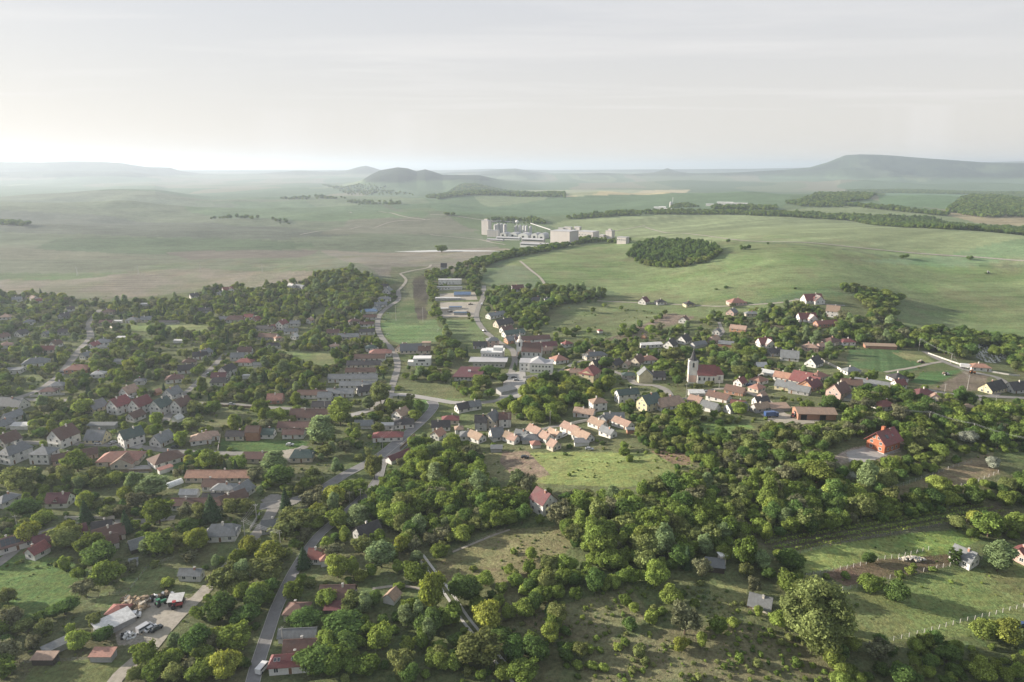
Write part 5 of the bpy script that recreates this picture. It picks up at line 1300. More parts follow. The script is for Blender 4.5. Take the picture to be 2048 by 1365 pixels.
# scattered by region: outline, spacing (m), crown width range, chance, kinds
REG = [
 ([(-60,598),(90,590),(200,612),(330,604),(430,580),(600,568),(640,550),(700,545),(770,570),(800,585),(760,640),(765,690),(790,720),(800,800),(860,800),(865,828),(700,960),(600,1020),(520,1080),(430,1130),(330,1180),(180,1170),(120,1140),(-60,1150)], 5.0, (3.8, 8.5), .66, 'aabcddeefghnjklrjkqb'),
 ([(640,552),(700,543),(760,565),(765,600),(720,630),(640,610),(600,590)], 6, (6, 10), .85, 'aabdhfn'),
 ([(850,548),(878,540),(895,552),(880,640),(862,640),(858,600)], 5, (4, 7), .5, 'aabdj'),
 ([(935,545),(962,552),(958,600),(945,650),(932,640),(938,590)], 5, (5, 8), .8, 'aacdk'), ([(880,545),(960,520),(975,540),(955,565),(890,556)], 7, (5, 9), .4, 'aacd'),
 ([(965,580),(1060,578),(1210,590),(1215,604),(1120,612),(1080,640),(1080,680),(1050,660),(1000,640),(975,625)], 6, (6, 10), .85, 'aacdbkf'),
 ([(1080,640),(1180,660),(1200,700),(1150,700),(1090,690)], 7, (4, 7), .3, 'abjk'),
 ([(860,640),(885,640),(905,690),(905,720),(870,700)], 5, (5, 8), .6, 'aacdf'),
 ([(800,715),(900,700),(960,720),(950,790),(830,780),(790,760)], 6, (5, 8), .5, 'aacdgf'),
 ([(905,735),(1010,755),(1000,790),(900,790),(860,760)], 6, (5, 8), .55, 'aacdgg'),
 ([(925,790),(1010,795),(1060,775),(1130,760),(1230,770),(1200,800),(1150,830),(1130,850),(1060,850),(1000,820),(940,815)], 6, (6, 10), .85, 'aacbdhk'),
 ([(1080,690),(1200,690),(1280,680),(1400,640),(1500,620),(1620,610),(1700,640),(1800,660),(1830,700),(1700,700),(1600,760),(1640,800),(1600,820),(1450,760),(1350,760),(1250,780),(1120,740),(1090,720)], 5.4, (4.0, 8.0), .62, 'aacddbfjkkcr'),
 ([(1240,690),(1170,700),(1230,670),(1310,640),(1330,625),(1350,630),(1300,665)], 5, (4, 6), .6, 'aacjk'),
 ([(1680,580),(1720,578),(1800,600),(1790,640),(1740,640),(1720,610)], 6, (5, 9), .8, 'aacbd'),
 ([(1640,650),(1740,640),(1820,665),(1810,700),(1730,692),(1660,672)], 6, (6, 10), .75, 'aacdfe'),
 ([(1810,672),(1880,668),(2100,668),(2100,690),(2060,760),(2020,745),(2010,700),(1950,690),(1935,725),(1850,705)], 6, (6, 11), .75, 'aaccdb'),
 ([(1980,690),(2060,690),(2060,745),(1985,740)], 8, (6, 9), .5, 'aac'),
 ([(1230,790),(1300,790),(1380,800),(1600,840),(1560,850),(1420,850),(1380,880),(1280,880),(1250,860)], 5, (4, 8), .8, 'aacbdjkl'),
 ([(1560,835),(1700,800),(1780,795),(1860,790),(1900,805),(2060,830),(2060,880),(1850,850),(1740,860),(1680,860),(1600,870)], 4.7, (4, 9.5), .9, 'aaccbde'),
 ([(1640,790),(1700,800),(1850,800),(1850,760),(1760,755),(1660,760)], 6.5, (5, 8), .4, 'aacdk'),
 ([(1260,850),(1400,840),(1420,880),(1600,860),(1740,850),(1740,870),(1660,900),(1640,930),(1500,960),(1380,960),(1390,920),(1270,895)], 4.8, (4, 8), .85, 'aacdejnkl'),
 ([(1450,890),(1560,850),(1720,830),(1780,850),(1740,870),(1640,900),(1560,930),(1440,950)], 5.5, (6, 8), .7, 'eeednc'),
 # wooded slope in the middle
 ([(790,905),(850,890),(940,900),(985,985),(1150,998),(1250,1000),(1340,985),(1420,962),(1500,960),(1640,930),(1680,940),(1800,940),(1760,1000),(1850,1010),(1700,1055),(1520,1090),(1440,1110),(1250,1140),(1130,1100),(1130,1050),(1000,1055),(860,1110),(800,1100),(740,1060),(690,1040),(760,960)], 4.4, (4.2, 10.5), .96, 'aaaccbdbqaifeann'),
 ([(700,1020),(800,1090),(870,1130),(860,1180),(780,1180),(700,1160),(640,1110),(650,1060)], 6, (6, 10), .75, 'aaccbdfh'),
 ([(420,1130),(480,1080),(560,1050),(640,1030),(700,985),(720,1000),(640,1060),(600,1100),(560,1180),(530,1250),(490,1365),(250,1365),(320,1290),(400,1200)], 4.6, (4.0, 9.8), .93, 'aaadbncebfq'),
 ([(600,1080),(700,1160),(900,1190),(960,1290),(1000,1365),(640,1365),(660,1260),(640,1180),(590,1170)], 4.7, (4.0, 9.2), .88, 'aaccbdkjf'),
 ([(880,1180),(960,1170),(1080,1150),(1250,1110),(1420,1110),(1300,1160),(1120,1215),(1000,1250),(930,1230)], 4.8, (4.5, 8), .9, 'aabdalbic'),
 ([(1000,1255),(1120,1225),(1150,1270),(1240,1310),(1180,1330),(1080,1320),(1010,1300)], 5, (4.5, 8), .85, 'aacdk'),
 ([(1220,1240),(1340,1190),(1440,1150),(1440,1180),(1330,1260),(1260,1270)], 4.6, (3.5, 7), .85, 'aaldkbr'),
 ([(1100,1270),(1400,1260),(1640,1270),(1700,1365),(900,1365),(1000,1310)], 4.2, (1.4, 4.6), .42, 'jklrjralb'),
 ([(870,1130),(1000,1060),(1130,1055),(1150,1090),(1050,1160),(900,1170)], 5.5, (1.2, 3.0), .22, 'jklr'),
 ([(1440,1120),(1560,1100),(1600,1150),(1580,1230),(1520,1240),(1500,1190),(1440,1170)], 5.2, (4.5, 8), .85, 'aacdb'),
 ([(1560,1200),(1600,1230),(1590,1330),(1540,1300),(1400,1260),(1520,1240)], 5, (3, 5.5), .75, 'jklab'),
 # right-hand hedges
 ([(1640,950),(1760,1000),(1900,985),(2060,930),(2060,1000),(1900,1030),(1720,1060),(1600,1080),(1560,1040)], 4.3, (3.8, 9), .95, 'aaccbkjd'),
 ([(1680,940),(1790,905),(1850,870),(1960,870),(2060,880),(2060,925),(1990,905),(1900,930),(1760,985)], 4.4, (3, 7.5), .85, 'aacdbkjl'),
 ([(1770,850),(1900,850),(2060,860),(2060,900),(1900,890),(1800,900)], 5.2, (5, 9), .85, 'aacde'),
 ([(1900,1060),(2060,1040),(2060,1100),(2010,1110),(1950,1090)], 5, (5, 9), .85, 'aacb'),
 ([(1600,1150),(1640,1165),(1680,1210),(1680,1290),(1640,1290)], 6, (4, 7), .6, 'aacjk'),
 ([(1620,1300),(1780,1290),(1900,1290),(2060,1230),(2060,1380),(1640,1380)], 4.3, (3.2, 8), .95, 'aaccbdkb'),
 ([(1600,1135),(1760,1110),(1900,1110),(1900,1135),(1700,1180),(1640,1170)], 5.5, (2.5, 5), .4, 'jkle'),
 ([(1700,1150),(2040,1130),(2040,1220),(1700,1250)], 8, (1.5, 3.5), .16, 'jkl'),
 ([(1760,985),(1900,930),(2000,905),(2010,950),(1850,990)], 12, (1.5, 3), .15, 'jkl'),
 ([(-60,1200),(60,1190),(140,1220),(90,1340),(-60,1365)], 6.5, (4.5, 8), .5, 'aadeck'), ([(100,1150),(240,1100),(330,1140),(200,1200),(130,1250)], 6.5, (5, 8), .35, 'aadbck'),
 ([(960,870),(1250,880),(1270,905),(1180,905),(980,900)], 7, (3, 5.5), .4, 'jkaac'), ([(1180,905),(1260,900),(1300,920),(1250,930)], 6, (4, 6), .5, 'acj'), ([(1130,905),(1390,905),(1390,950),(1130,960)], 12, (2, 3.5), .14, 'jkl'),
 # far plantations and hedges
 ([(1256,515),(1275,492),(1320,484),(1400,490),(1442,502),(1420,518),(1350,532),(1290,528)], 5.5, (6.5, 9), .97, 'ccg'),
 ([(1270,524),(1290,528),(1350,532),(1420,518),(1438,505),(1446,506),(1424,524),(1352,538),(1288,534)], 5.5, (6, 8), .9, 'aad'),
 ([(940,528),(1000,512),(1080,500),(1150,484),(1180,480),(1170,488),(1090,506),(1020,518),(955,540)], 6, (6, 9), .85, 'aacc'),
 ([(1150,480),(1260,484),(1258,489),(1160,486)], 6, (5, 8), .6, 'aac'),
 ([(980,440),(1060,438),(1090,442),(1090,450),(1000,446)], 7.5, (5, 10), .7, 'aac'),
 ([(1130,436),(1250,425),(1300,424),(1300,430),(1140,440)], 7.5, (5, 10), .7, 'aac'),
 ([(1300,424),(1500,425),(1640,428),(1640,436),(1500,431),(1300,430)], 7.5, (5, 9), .9, 'aac'),
 ([(1500,427),(1640,430),(1800,438),(1960,455),(2100,468),(2100,476),(1900,460),(1700,442),(1500,432)], 7.5, (5, 9.5), .9, 'aacc'),
 ([(1740,434),(1860,438),(1920,455),(1800,446)], 7.5, (6, 10), .9, 'ccg'),
 ([(1570,408),(1620,395),(1700,388),(1770,390),(1740,400),(1660,408),(1600,415)], 9, (7, 11), .75, 'aac'),
 ([(1890,425),(1920,400),(1990,390),(2100,392),(2100,440),(1960,436)], 9, (7, 11), .75, 'aac'),
 ([(1690,381),(1800,380),(1930,384),(2100,390),(2100,395),(1900,389),(1700,385)], 9, (6, 9), .7, 'aac'),
 ([(1420,416),(1500,414),(1560,418),(1540,422),(1430,421)], 10, (8, 12), .5, 'aac'), ([(1620,412),(1700,410),(1850,424),(1900,430),(1890,434),(1700,415),(1620,415)], 9, (7, 11), .7, 'aac'),
 ([(1340,412),(1380,410),(1400,416),(1340,418)], 10, (7, 11), .4, 'aac'), ([(1480,497),(1505,498),(1505,502),(1480,501)], 6, (4, 6), .7, 'ck'),
 ([(690,402),(800,405),(800,410),(700,407)], 14, (9, 14), .5, 'aac'), ([(420,436),(600,448),(600,451),(420,440)], 16, (7, 11), .3, 'aac'),
 ([(560,398),(700,400),(700,402),(560,401)], 14, (8, 12), .4, 'aac'), ([(0,446),(60,450),(60,456),(0,452)], 9, (7, 10), .6, 'aac'),
 ([(1830,495),(1960,520),(1956,523),(1826,498)], 8, (3, 5), .12, 'jk'), ([(1920,517),(1950,520),(1948,524),(1922,521)], 6, (4, 6), .6, 'ck'), ([(640,370),(760,376),(830,392),(700,392)], 22, (9, 14), .3, 'aac'),
 ([(850,396),(920,372),(985,378),(1060,386),(1130,388),(1130,396),(1000,392),(870,402)], 12, (10, 14), .75, 'aac'),
]
rg = np.random.default_rng(42)
NT = []
OPEN = [([(1520,1086),(1700,1058),(1900,1026),(2010,1000),(2015,1034),(1900,1058),(1560,1114)]), ([(760,648),(800,638),(872,638),(886,662),(888,684),(800,692),(764,672)]), ([(884,640),(930,636),(968,665),(972,680),(905,684)]), ([(440,876),(520,882),(610,887),(585,903),(440,900)]),
 ([(1700,700),(1800,700),(1855,732),(1790,746),(1690,728)]), ([(1840,745),(1985,750),(1960,782),(1830,770)]), ([(1355,618),(1398,620),(1300,665),(1250,685),(1290,652)]), ([(240,650),(420,650),(420,668),(250,660)]), ([(0,608),(66,608),(66,620),(0,618)]),
 ([(200,985),(255,970),(262,990),(200,1000)]), ([(820,800),(880,804),(866,820),(822,826)]), ([(560,705),(670,705),(670,735),(600,735)]), ([(1650,928),(1700,893),(1760,885),(1815,905),(1720,948),(1670,945)]), ([(1395,850),(1500,852),(1525,872),(1400,880)]), ([(1005,745),(1052,742),(1050,800),(1000,800)]), ([(880,585),(955,585),(955,632),(880,632)]),
 ([(560,960),(640,930),(740,890),(790,860),(790,880),(700,930),(600,975)])]
NOTREE += [wpoly(p) for p in OPEN]
CX, CY = np.array(TX[:n_man]), np.array(TY_[:n_man])
MW = np.array([s[0] for s in TS[:n_man]])
foot = np.array(FOOT)
for poly, sp, (s0, s1), pr, kinds in REG:
    poly = [(q[0] + 420 if q[0] >= 2048 else (q[0] - 420 if q[0] <= -50 else q[0]), q[1]) for q in poly]   # carry on past the frame
    W = wpoly(poly); a = np.array(W); x0, y0 = a.min(0); x1, y1 = a.max(0)
    xs = np.arange(x0, x1, sp); ys = np.arange(y0, y1, sp)
    X, Y = np.meshgrid(xs, ys); X = X.ravel() + rg.uniform(-.45, .45, X.size) * sp; Y = Y.ravel() + rg.uniform(-.45, .45, Y.size) * sp
    k = pip(X, Y, W); X, Y = X[k], Y[k]
    clump = fbm(X / 28, Y / 28, 2, 77); k = rg.uniform(0, 1, len(X)) < pr * (1 if pr > .7 else np.clip(.45 + 3.0 * (clump - .28), 0, 1.7))
    X, Y = X[k], Y[k]; n = len(X); size = s0 + (s1 - s0) * rg.uniform(0, 1, n) ** 1.45; shrink = np.ones(n)
    ok = np.ones(n, bool)
    for W2 in NOTREE:
        ok &= ~pip(X, Y, W2)
    r_ = np.hypot(X, Y)
    for cc, hw in ROADS:
        bx0, by0 = cc.min(0) - 12; bx1, by1 = cc.max(0) + 12
        idx = np.nonzero((X > bx0) & (X < bx1) & (Y > by0) & (Y < by1))[0]
        if len(idx) == 0: continue
        D = np.sqrt(((X[idx, None] - cc[None, :, 0]) ** 2 + (Y[idx, None] - cc[None, :, 1]) ** 2)); j = D.argmin(1); dm = D[np.arange(len(idx)), j]
        ok[idx[dm < hw + size[idx] * .2]] = False
        # keep tall crowns out of the line from the camera to the road
        rj = np.hypot(cc[j, 0], cc[j, 1]); fr_ = (rj - r_[idx] > 0) & (dm < hw + 9); size[idx[fr_]] *= .72
    for fx, fy, hl, hw, an in foot:
        dx_, dy_ = X - fx, Y - fy; near_ = np.nonzero((np.abs(dx_) < 40) & (np.abs(dy_) < 40))[0]
        if len(near_) == 0: continue
        u = dx_[near_] * math.cos(an) + dy_[near_] * math.sin(an); v = -dx_[near_] * math.sin(an) + dy_[near_] * math.cos(an)
        rad = size[near_] * .36
        ok[near_[(np.abs(u) < hl + rad) & (np.abs(v) < hw + rad)]] = False
        fr = math.hypot(fx, fy); ext = abs(hl * math.cos(an)) + abs(hw * math.sin(an))
        cxn, cyn = -fy / fr, fx / fr      # sideways direction seen from the camera
        side = np.abs(dx_[near_] * -cxn * -1 + dy_[near_] * cyn); along = fr - (X[near_] * fx + Y[near_] * fy) / fr
        inf = (along > 0) & (side < ext * .85)
        size[near_[inf & (along < 24)]] *= .62
        ok[near_[inf & (along < 10)]] = False
    if n_man:
        D = np.sqrt((X[:, None] - CX[None]) ** 2 + (Y[:, None] - CY[None]) ** 2); ok &= (D > MW[None] * .34 + size[:, None] * .12).all(1)
        front = (r_[:, None] < np.hypot(CX, CY)[None]) & (D < MW[None] * .5 + 7); size[front.any(1)] *= .75
    X, Y, size = X[ok], Y[ok], size[ok] * .98; kk = rg.integers(0, len(kinds), len(X))
    for x, y, s, q in zip(X, Y, size, kk):
        ch = kinds[q]; i = KI[ch]
        if s < 3.6 and ch not in 'jklrgpm' and sp < 9: i = KI['jkrl'[int(rg.integers(0, 4))]]
        if ch in 'jklr': s = min(s, 5.0)
        if ch == 'g': s *= .62
        if ch in 'fq': s *= .8
        TX.append(x); TY_.append(y); TS.append((s, s * PROTO[i][2] * rg.uniform(.85, 1.15))); TK_.append(i); TM.append(0)
TX = np.array(TX); TY_ = np.array(TY_); TS = np.array(TS); TK_ = np.array(TK_); TM = np.array(TM); TZ = H(TX, TY_) - .1
print('trees', len(TX))
# thin out exact overlaps between regions
cellk = {}; keep = np.ones(len(TX), bool)
for i in range(len(TX)):
    c_ = (int(TX[i] // 3), int(TY_[i] // 3))
    if c_ in cellk and not TM[i]: keep[i] = False
    cellk[c_] = 1
TX, TY_, TS, TK_, TM, TZ = (v[keep] for v in (TX, TY_, TS, TK_, TM, TZ))
px_, py_, dep_ = to_pix(TX, TY_, TZ + TS[:, 1] * .5)
shown = (px_ > -10) & (px_ < 2058) & (py_ > 300) & (py_ < 1385) & (TY_ > 0)
bush = np.isin(TK_, [KI[c_] for c_ in 'jklr'])
appar = TS[:, 0] * TS[:, 1] / dep_ ** 2 * np.where(TM == 1, 1.6, 1.0)
rot = rg.uniform(0, 6.283, len(TX)); wob = rg.uniform(.84, 1.18, len(TX))
def individuals(mask, nmax, nm, cat, grp):
    idx = np.nonzero(mask & shown)[0]; idx = idx[np.argsort(-appar[idx])][:nmax]
    for i in idx:
        cm, tm, hr = PROTO[TK_[i]]
        r = empty(nm, (TX[i], TY_[i], TZ[i]), rot[i]); s = TS[i]; sc_ = (s[0] * wob[i], s[0] / wob[i], s[1] / hr)
        c_ = link('crown', cm, r); c_.scale = sc_; t_ = link('trunk', tm, r); t_.scale = sc_
        r['category'] = cat; r['group'] = grp
        LABEL_LATER.append((r, px_[i], py_[i], KINDS[TK_[i]][3] if cat == 'tree' else KINDS[TK_[i]][3], 0))
    return set(idx.tolist())
LABEL_LATER = []
done = individuals(~bush, 300, 'tree', 'tree', 'trees of the near slopes and gardens') | individuals(bush, 300, 'bush', 'bush', 'bushes of the meadows and gardens')
# everything beyond: one object that instances the same kinds
def mass(name, mask):
    rest = np.array([i for i in np.nonzero(mask)[0] if i not in done])
    me = bpy.data.meshes.new(name); me.vertices.add(len(rest)); me.vertices.foreach_set('co', np.stack([TX[rest], TY_[rest], TZ[rest]], 1).astype(np.float32).ravel())
    a = me.attributes.new('kind_index', 'INT', 'POINT'); a.data.foreach_set('value', TK_[rest].astype(np.int32))
    hrs = np.array([p[2] for p in PROTO]); scl = np.stack([TS[rest, 0] * wob[rest], TS[rest, 0] / wob[rest], TS[rest, 1] / hrs[TK_[rest]]], 1)
    a = me.attributes.new('size', 'FLOAT_VECTOR', 'POINT'); a.data.foreach_set('vector', scl.astype(np.float32).ravel())
    a = me.attributes.new('turn', 'FLOAT_VECTOR', 'POINT'); a.data.foreach_set('vector', np.stack([.09 * np.sin(rot[rest] * 7), .09 * np.cos(rot[rest] * 5), rot[rest]], 1).astype(np.float32).ravel())
    o = link(name, me); ng = bpy.data.node_groups.new(name, 'GeometryNodeTree')
    ng.interface.new_socket('Geometry', in_out='INPUT', socket_type='NodeSocketGeometry'); ng.interface.new_socket('Geometry', in_out='OUTPUT', socket_type='NodeSocketGeometry')
    n = ng.nodes; gi = n.new('NodeGroupInput'); go = n.new('NodeGroupOutput'); ip = n.new('GeometryNodeInstanceOnPoints'); ci = n.new('GeometryNodeCollectionInfo')
    ci.inputs['Collection'].default_value = stand; ci.inputs['Separate Children'].default_value = True; ci.inputs['Reset Children'].default_value = True
    ip.inputs['Pick Instance'].default_value = True
    def named(nm_, typ):
        q = n.new('GeometryNodeInputNamedAttribute'); q.data_type = typ; q.inputs['Name'].default_value = nm_; return q.outputs['Attribute']
    mp_ = n.new('GeometryNodeMeshToPoints')
    ng.links.new(gi.outputs[0], mp_.inputs['Mesh']); ng.links.new(mp_.outputs['Points'], ip.inputs['Points']); ng.links.new(ci.outputs[0], ip.inputs['Instance'])
    ng.links.new(named('kind_index', 'INT'), ip.inputs['Instance Index']); ng.links.new(named('size', 'FLOAT_VECTOR'), ip.inputs['Scale']); ng.links.new(named('turn', 'FLOAT_VECTOR'), ip.inputs['Rotation'])
    ng.links.new(ip.outputs[0], go.inputs[0]); md = o.modifiers.new('scatter', 'NODES'); md.node_group = ng
    tag(o, kind='stuff'); print(name, len(rest))
mass('woodland', ~bush); mass('undergrowth', bush)
# rough tufts and seedlings of the meadows
tx, ty, ts, tk = [], [], [], []
for poly, sp, s0, s1, pr in [([(1000,1230),(1260,1170),(1500,1170),(1660,1190),(1700,1370),(900,1370)], 1.7, .4, 1.9, .62), ([(870,1130),(1000,1058),(1130,1050),(1160,1090),(1080,1160),(880,1170)], 2.0, .4, 1.2, .4), ([(1660,1150),(1900,1110),(2060,1120),(2060,1300),(1680,1300)], 2.6, .3, 1.0, .35),
  ([(1560,1100),(1960,1050),(1960,1100),(1600,1150)], 2.6, .3, .9, .35), ([(1760,1000),(1900,930),(2000,905),(2010,950),(1850,1000)], 2.6, .4, 1.2, .35), ([(940,900),(1390,905),(1380,960),(980,965)], 2.8, .4, 1.3, .3), ([(-60,1100),(240,1120),(420,1130),(420,1190),(60,1370),(-60,1370)], 2.4, .4, 1.4, .35),
  ([(560,960),(790,860),(790,900),(700,950),(600,1000)], 2.6, .5, 1.6, .5), ([(1240,860),(1600,860),(1500,960),(1380,960),(1260,900)], 2.8, .5, 1.8, .5), ([(1080,615),(1350,610),(1300,660),(1180,690),(1090,670)], 5, .8, 2.2, .22), ([(640,860),(880,900),(700,1080),(620,1060)], 3, .5, 1.8, .4),
  ([(0,600),(700,560),(800,640),(800,800),(860,860),(600,1000),(300,1130),(0,1130)], 4.2, .6, 2.0, .4), ([(1080,690),(1500,620),(1800,680),(1900,800),(1600,830),(1250,800)], 4.2, .6, 2.0, .35)]:
    W = wpoly(poly); a = np.array(W); X, Y = np.meshgrid(np.arange(a[:, 0].min(), a[:, 0].max(), sp), np.arange(a[:, 1].min(), a[:, 1].max(), sp)); X = X.ravel() + rg.uniform(-.5, .5, X.size) * sp; Y = Y.ravel() + rg.uniform(-.5, .5, Y.size) * sp
    k = pip(X, Y, W) & (rg.uniform(0, 1, len(X)) < pr * np.clip(3.4 * (fbm(X / 14, Y / 14, 3, 123) - .33), 0, 1.4)); X, Y = X[k], Y[k]; ok = np.ones(len(X), bool)
    for fx, fy, hl, hw, an in foot:
        u = (X - fx) * math.cos(an) + (Y - fy) * math.sin(an); v = -(X - fx) * math.sin(an) + (Y - fy) * math.cos(an); ok &= ~((np.abs(u) < hl) & (np.abs(v) < hw))
    for cc, hw in ROADS:
        idx = np.nonzero((X > cc[:, 0].min() - 5) & (X < cc[:, 0].max() + 5) & (Y > cc[:, 1].min() - 5) & (Y < cc[:, 1].max() + 5))[0]
        if len(idx): ok[idx[(np.sqrt((X[idx, None] - cc[None, :, 0]) ** 2 + (Y[idx, None] - cc[None, :, 1]) ** 2)).min(1) < hw + .8]] = False
    for W2 in NOTREE[-len(OPEN) - 12:]:
        if sp > 3: ok &= ~pip(X, Y, W2)
    X, Y = X[ok], Y[ok]; tx.append(X); ty.append(Y); ts.append(s0 + (s1 - s0) * rg.uniform(0, 1, len(X)) ** 2); tk.append(rg.choice([KI[c_] for c_ in 'jklrrj'], len(X)))
n0 = len(TX); TX = np.concatenate([TX] + tx); TY_ = np.concatenate([TY_] + ty); s_ = np.concatenate(ts); TS = np.concatenate([TS, np.stack([s_, s_ * .7], 1)]); TK_ = np.concatenate([TK_] + tk); TZ = np.concatenate([TZ, H(TX[n0:], TY_[n0:]) - .05])
rot = np.concatenate([rot, rg.uniform(0, 6.283, len(TX) - n0)]); wob = np.concatenate([wob, rg.uniform(.8, 1.25, len(TX) - n0)])
mass('grass_tufts', np.arange(len(TX)) >= n0)
# ------------------------------------------------------------------ vehicles
rd = random.Random(11)
M_tyre = new_mat('tyre_rubber', (.02, .02, .02), .9, .1, 3)
PAINT = {k: new_mat('car_paint_' + k, c, .3, .04, 1, spec=.5) for k, c in {'white': (.62, .62, .62), 'silver': (.36, .37, .39), 'dark': (.03, .035, .04), 'blue': (.04, .08, .2), 'red': (.3, .03, .03), 'green': (.03, .16, .08), 'orange': (.5, .16, .03)}.items()}
def wheels(root, xs, y, r, w=.2):
    for x in xs:
        for s in (-1, 1):
            m = MB(); n = 12; p = []
            for yy in (-w / 2, w / 2):
                for i in range(n): a = 2 * math.pi * i / n; p.append((r * math.cos(a), yy, r * math.sin(a)))
            m.poly(p, [(i, (i + 1) % n, n + (i + 1) % n, n + i) for i in range(n)] + [tuple(range(n - 1, -1, -1)), tuple(range(n, 2 * n))])
            m.build('wheel', M_tyre, root, (x, s * y, r))
def vehicle(px, py, ang, colr, kind, label):
    x, y, _ = G(px, py); z = float(H(np.array([x]), np.array([y]))[0]) + .22
    root = empty({'car': 'parked_car', 'van': 'van', 'truck': 'truck', 'tractor': 'tractor'}[kind], (x, y, z), R(ang)); tag(root, label, kind if kind != 'car' else 'car')
    m = MB(); g = MB()
    if kind == 'car':
        prof = [(-2.1, .35), (-2.15, .8), (-1.95, 1.0), (-1.2, 1.05), (1.0, 1.0), (1.95, .85), (2.1, .6), (2.05, .35)]; w = .86
        k = len(prof); m.poly([(a, -w, b) for a, b in prof] + [(a, w, b) for a, b in prof], [tuple(range(k)), tuple(range(2 * k - 1, k - 1, -1))] + [(i, (i + 1) % k, k + (i + 1) % k, k + i)[::-1] for i in range(k)])
        g.poly([(-1.75, -.78, 1.0), (1.05, -.78, 1.0), (1.05, .78, 1.0), (-1.75, .78, 1.0), (-1.25, -.62, 1.42), (.35, -.62, 1.42), (.35, .62, 1.42), (-1.25, .62, 1.42)], [(0, 1, 5, 4), (1, 2, 6, 5), (2, 3, 7, 6), (3, 0, 4, 7)])
        m.box(-1.28, .38, -.64, .64, 1.42, 1.48); wheels(root, (-1.3, 1.3), .8, .32)
    elif kind == 'van':
        prof = [(-2.5, .4), (-2.5, 2.1), (1.3, 2.15), (1.9, 1.45), (2.6, 1.15), (2.65, .4)]; w = .95; k = len(prof)
        m.poly([(a, -w, b) for a, b in prof] + [(a, w, b) for a, b in prof], [tuple(range(k)), tuple(range(2 * k - 1, k - 1, -1))] + [(i, (i + 1) % k, k + (i + 1) % k, k + i)[::-1] for i in range(k)])
        g.poly([(1.36, -.88, 2.12), (1.93, -.88, 1.47), (1.93, .88, 1.47), (1.36, .88, 2.12)], [(0, 1, 2, 3)]); g.box(-2.2, 1.3, -.97, -.955, 1.35, 1.9); g.box(-2.2, 1.3, .955, .97, 1.35, 1.9); wheels(root, (-1.6, 1.7), .88, .36)
    elif kind == 'truck':
        m.box(-4.2, 1.6, -1.2, 1.2, 1.0, 3.3); m.box(1.8, 3.6, -1.15, 1.15, .6, 2.7); g.box(3.6, 3.64, -1, 1, 1.6, 2.4); g.box(2.3, 3.2, -1.17, -1.15, 1.6, 2.3); wheels(root, (-3, -1.6, 2.7), 1.05, .5, .3)
    else:
        m.box(.1, 2.1, -.4, .4, .9, 1.6); m.box(-1.2, .1, -.7, .7, .9, 1.5); m.box(-1.1, .1, -.68, .68, 2.55, 2.68)
        g.box(-1.0, 0, -.62, .62, 1.5, 2.55); wheels(root, (-.8,), .85, .8, .4); wheels(root, (1.5,), .7, .48, .3); m.bar((1.2, .45, 1.6), (1.2, .45, 2.5), .05)
    m.build('body', PAINT[colr], root); g.build('windows', M_glass, root); return root
for a in [(526, 1341, 74, 'white', 'van', 'white van parked on the near street beside the red roofed house'), (580, 892, 0, 'white', 'car', 'white car parked at the edge of the wide village lawn'),
 (123, 747, 30, 'dark', 'car', 'dark car parked beside the orange walled house'), (98, 806, 0, 'dark', 'car', 'dark car parked by the far left cross street'), (256, 797, 0, 'white', 'car', 'white car behind the row of white gabled houses'),
 (262, 798, 5, 'silver', 'car', 'silver car next to the white one behind the gabled row'), (197, 889, 5, 'white', 'car', 'white car in front of the yellow walled house'), (262, 892, 60, 'dark', 'car', 'dark car on the drive of a white gabled house'),
 (226, 888, 60, 'silver', 'car', 'silver car on the pale drive left of a gabled house'), (350, 897, 8, 'dark', 'car', 'dark car on the street behind the brown hipped house'), (418, 750, 0, 'white', 'car', 'white car left of the two dark mansard roofed houses'),
 (463, 811, 0, 'silver', 'car', 'silver car on the cross street beside the power pole'), (964, 611, 80, 'white', 'van', 'white van on the lane beside the builders yards'), (1128, 874, 52, 'white', 'van', 'white van on the grass between the pale roofed farmhouses'),
 (1179, 901, -10, 'silver', 'car', 'silver car on the grass at the top edge of the meadow'), (1007, 846, 10, 'dark', 'car', 'dark car in the yard of the brown roofed house'), (1050, 917, 0, 'dark', 'car', 'dark car on the bare garden above the meadow'),
 (1499, 772, 10, 'blue', 'car', 'blue car among the orange roofed houses right of the church'), (1413, 786, 5, 'silver', 'car', 'silver car below the black spired church'), (1933, 738, -25, 'white', 'truck', 'white truck on the road beside the cemetery wall'),
 (1944, 748, -10, 'orange', 'tractor', 'orange tractor on the brown plot below the white truck'), (1976, 547, 10, 'white', 'tractor', 'white topped tractor alone in the big right crop field'), (2043, 1254, 20, 'blue', 'car', 'blue car half hidden by bushes at the right edge'),
 (1028, 757, 5, 'dark', 'car', 'dark car on the paved square'), (1033, 762, 5, 'silver', 'car', 'silver car on the paved square'), (968, 664, -50, 'dark', 'car', 'dark car on the lane left of the grey hipped house'),
 (290, 1261, 58, 'silver', 'van', 'silver van first in the row at the scrap yard'), (303, 1261, 55, 'white', 'car', 'white car in the row at the scrap yard'), (313, 1261, 55, 'dark', 'car', 'dark green car last in the row at the scrap yard'),
 (321, 1212, 50, 'green', 'tractor', 'green tractor in the middle of the scrap yard'), (353, 1217, 20, 'red', 'tractor', 'red tractor at the track side of the scrap yard'), (266, 1237, 20, 'white', 'van', 'white caravan like van beside the pale metal shed'),
 (1543, 835, 10, 'blue', 'truck', 'blue truck in the yard left of the brick barn'), (1585, 836, 70, 'red', 'tractor', 'red tractor in the yard left of the brick barn'), (1597, 833, 20, 'white', 'van', 'white van at the left end of the brick barn')]: vehicle(*a)
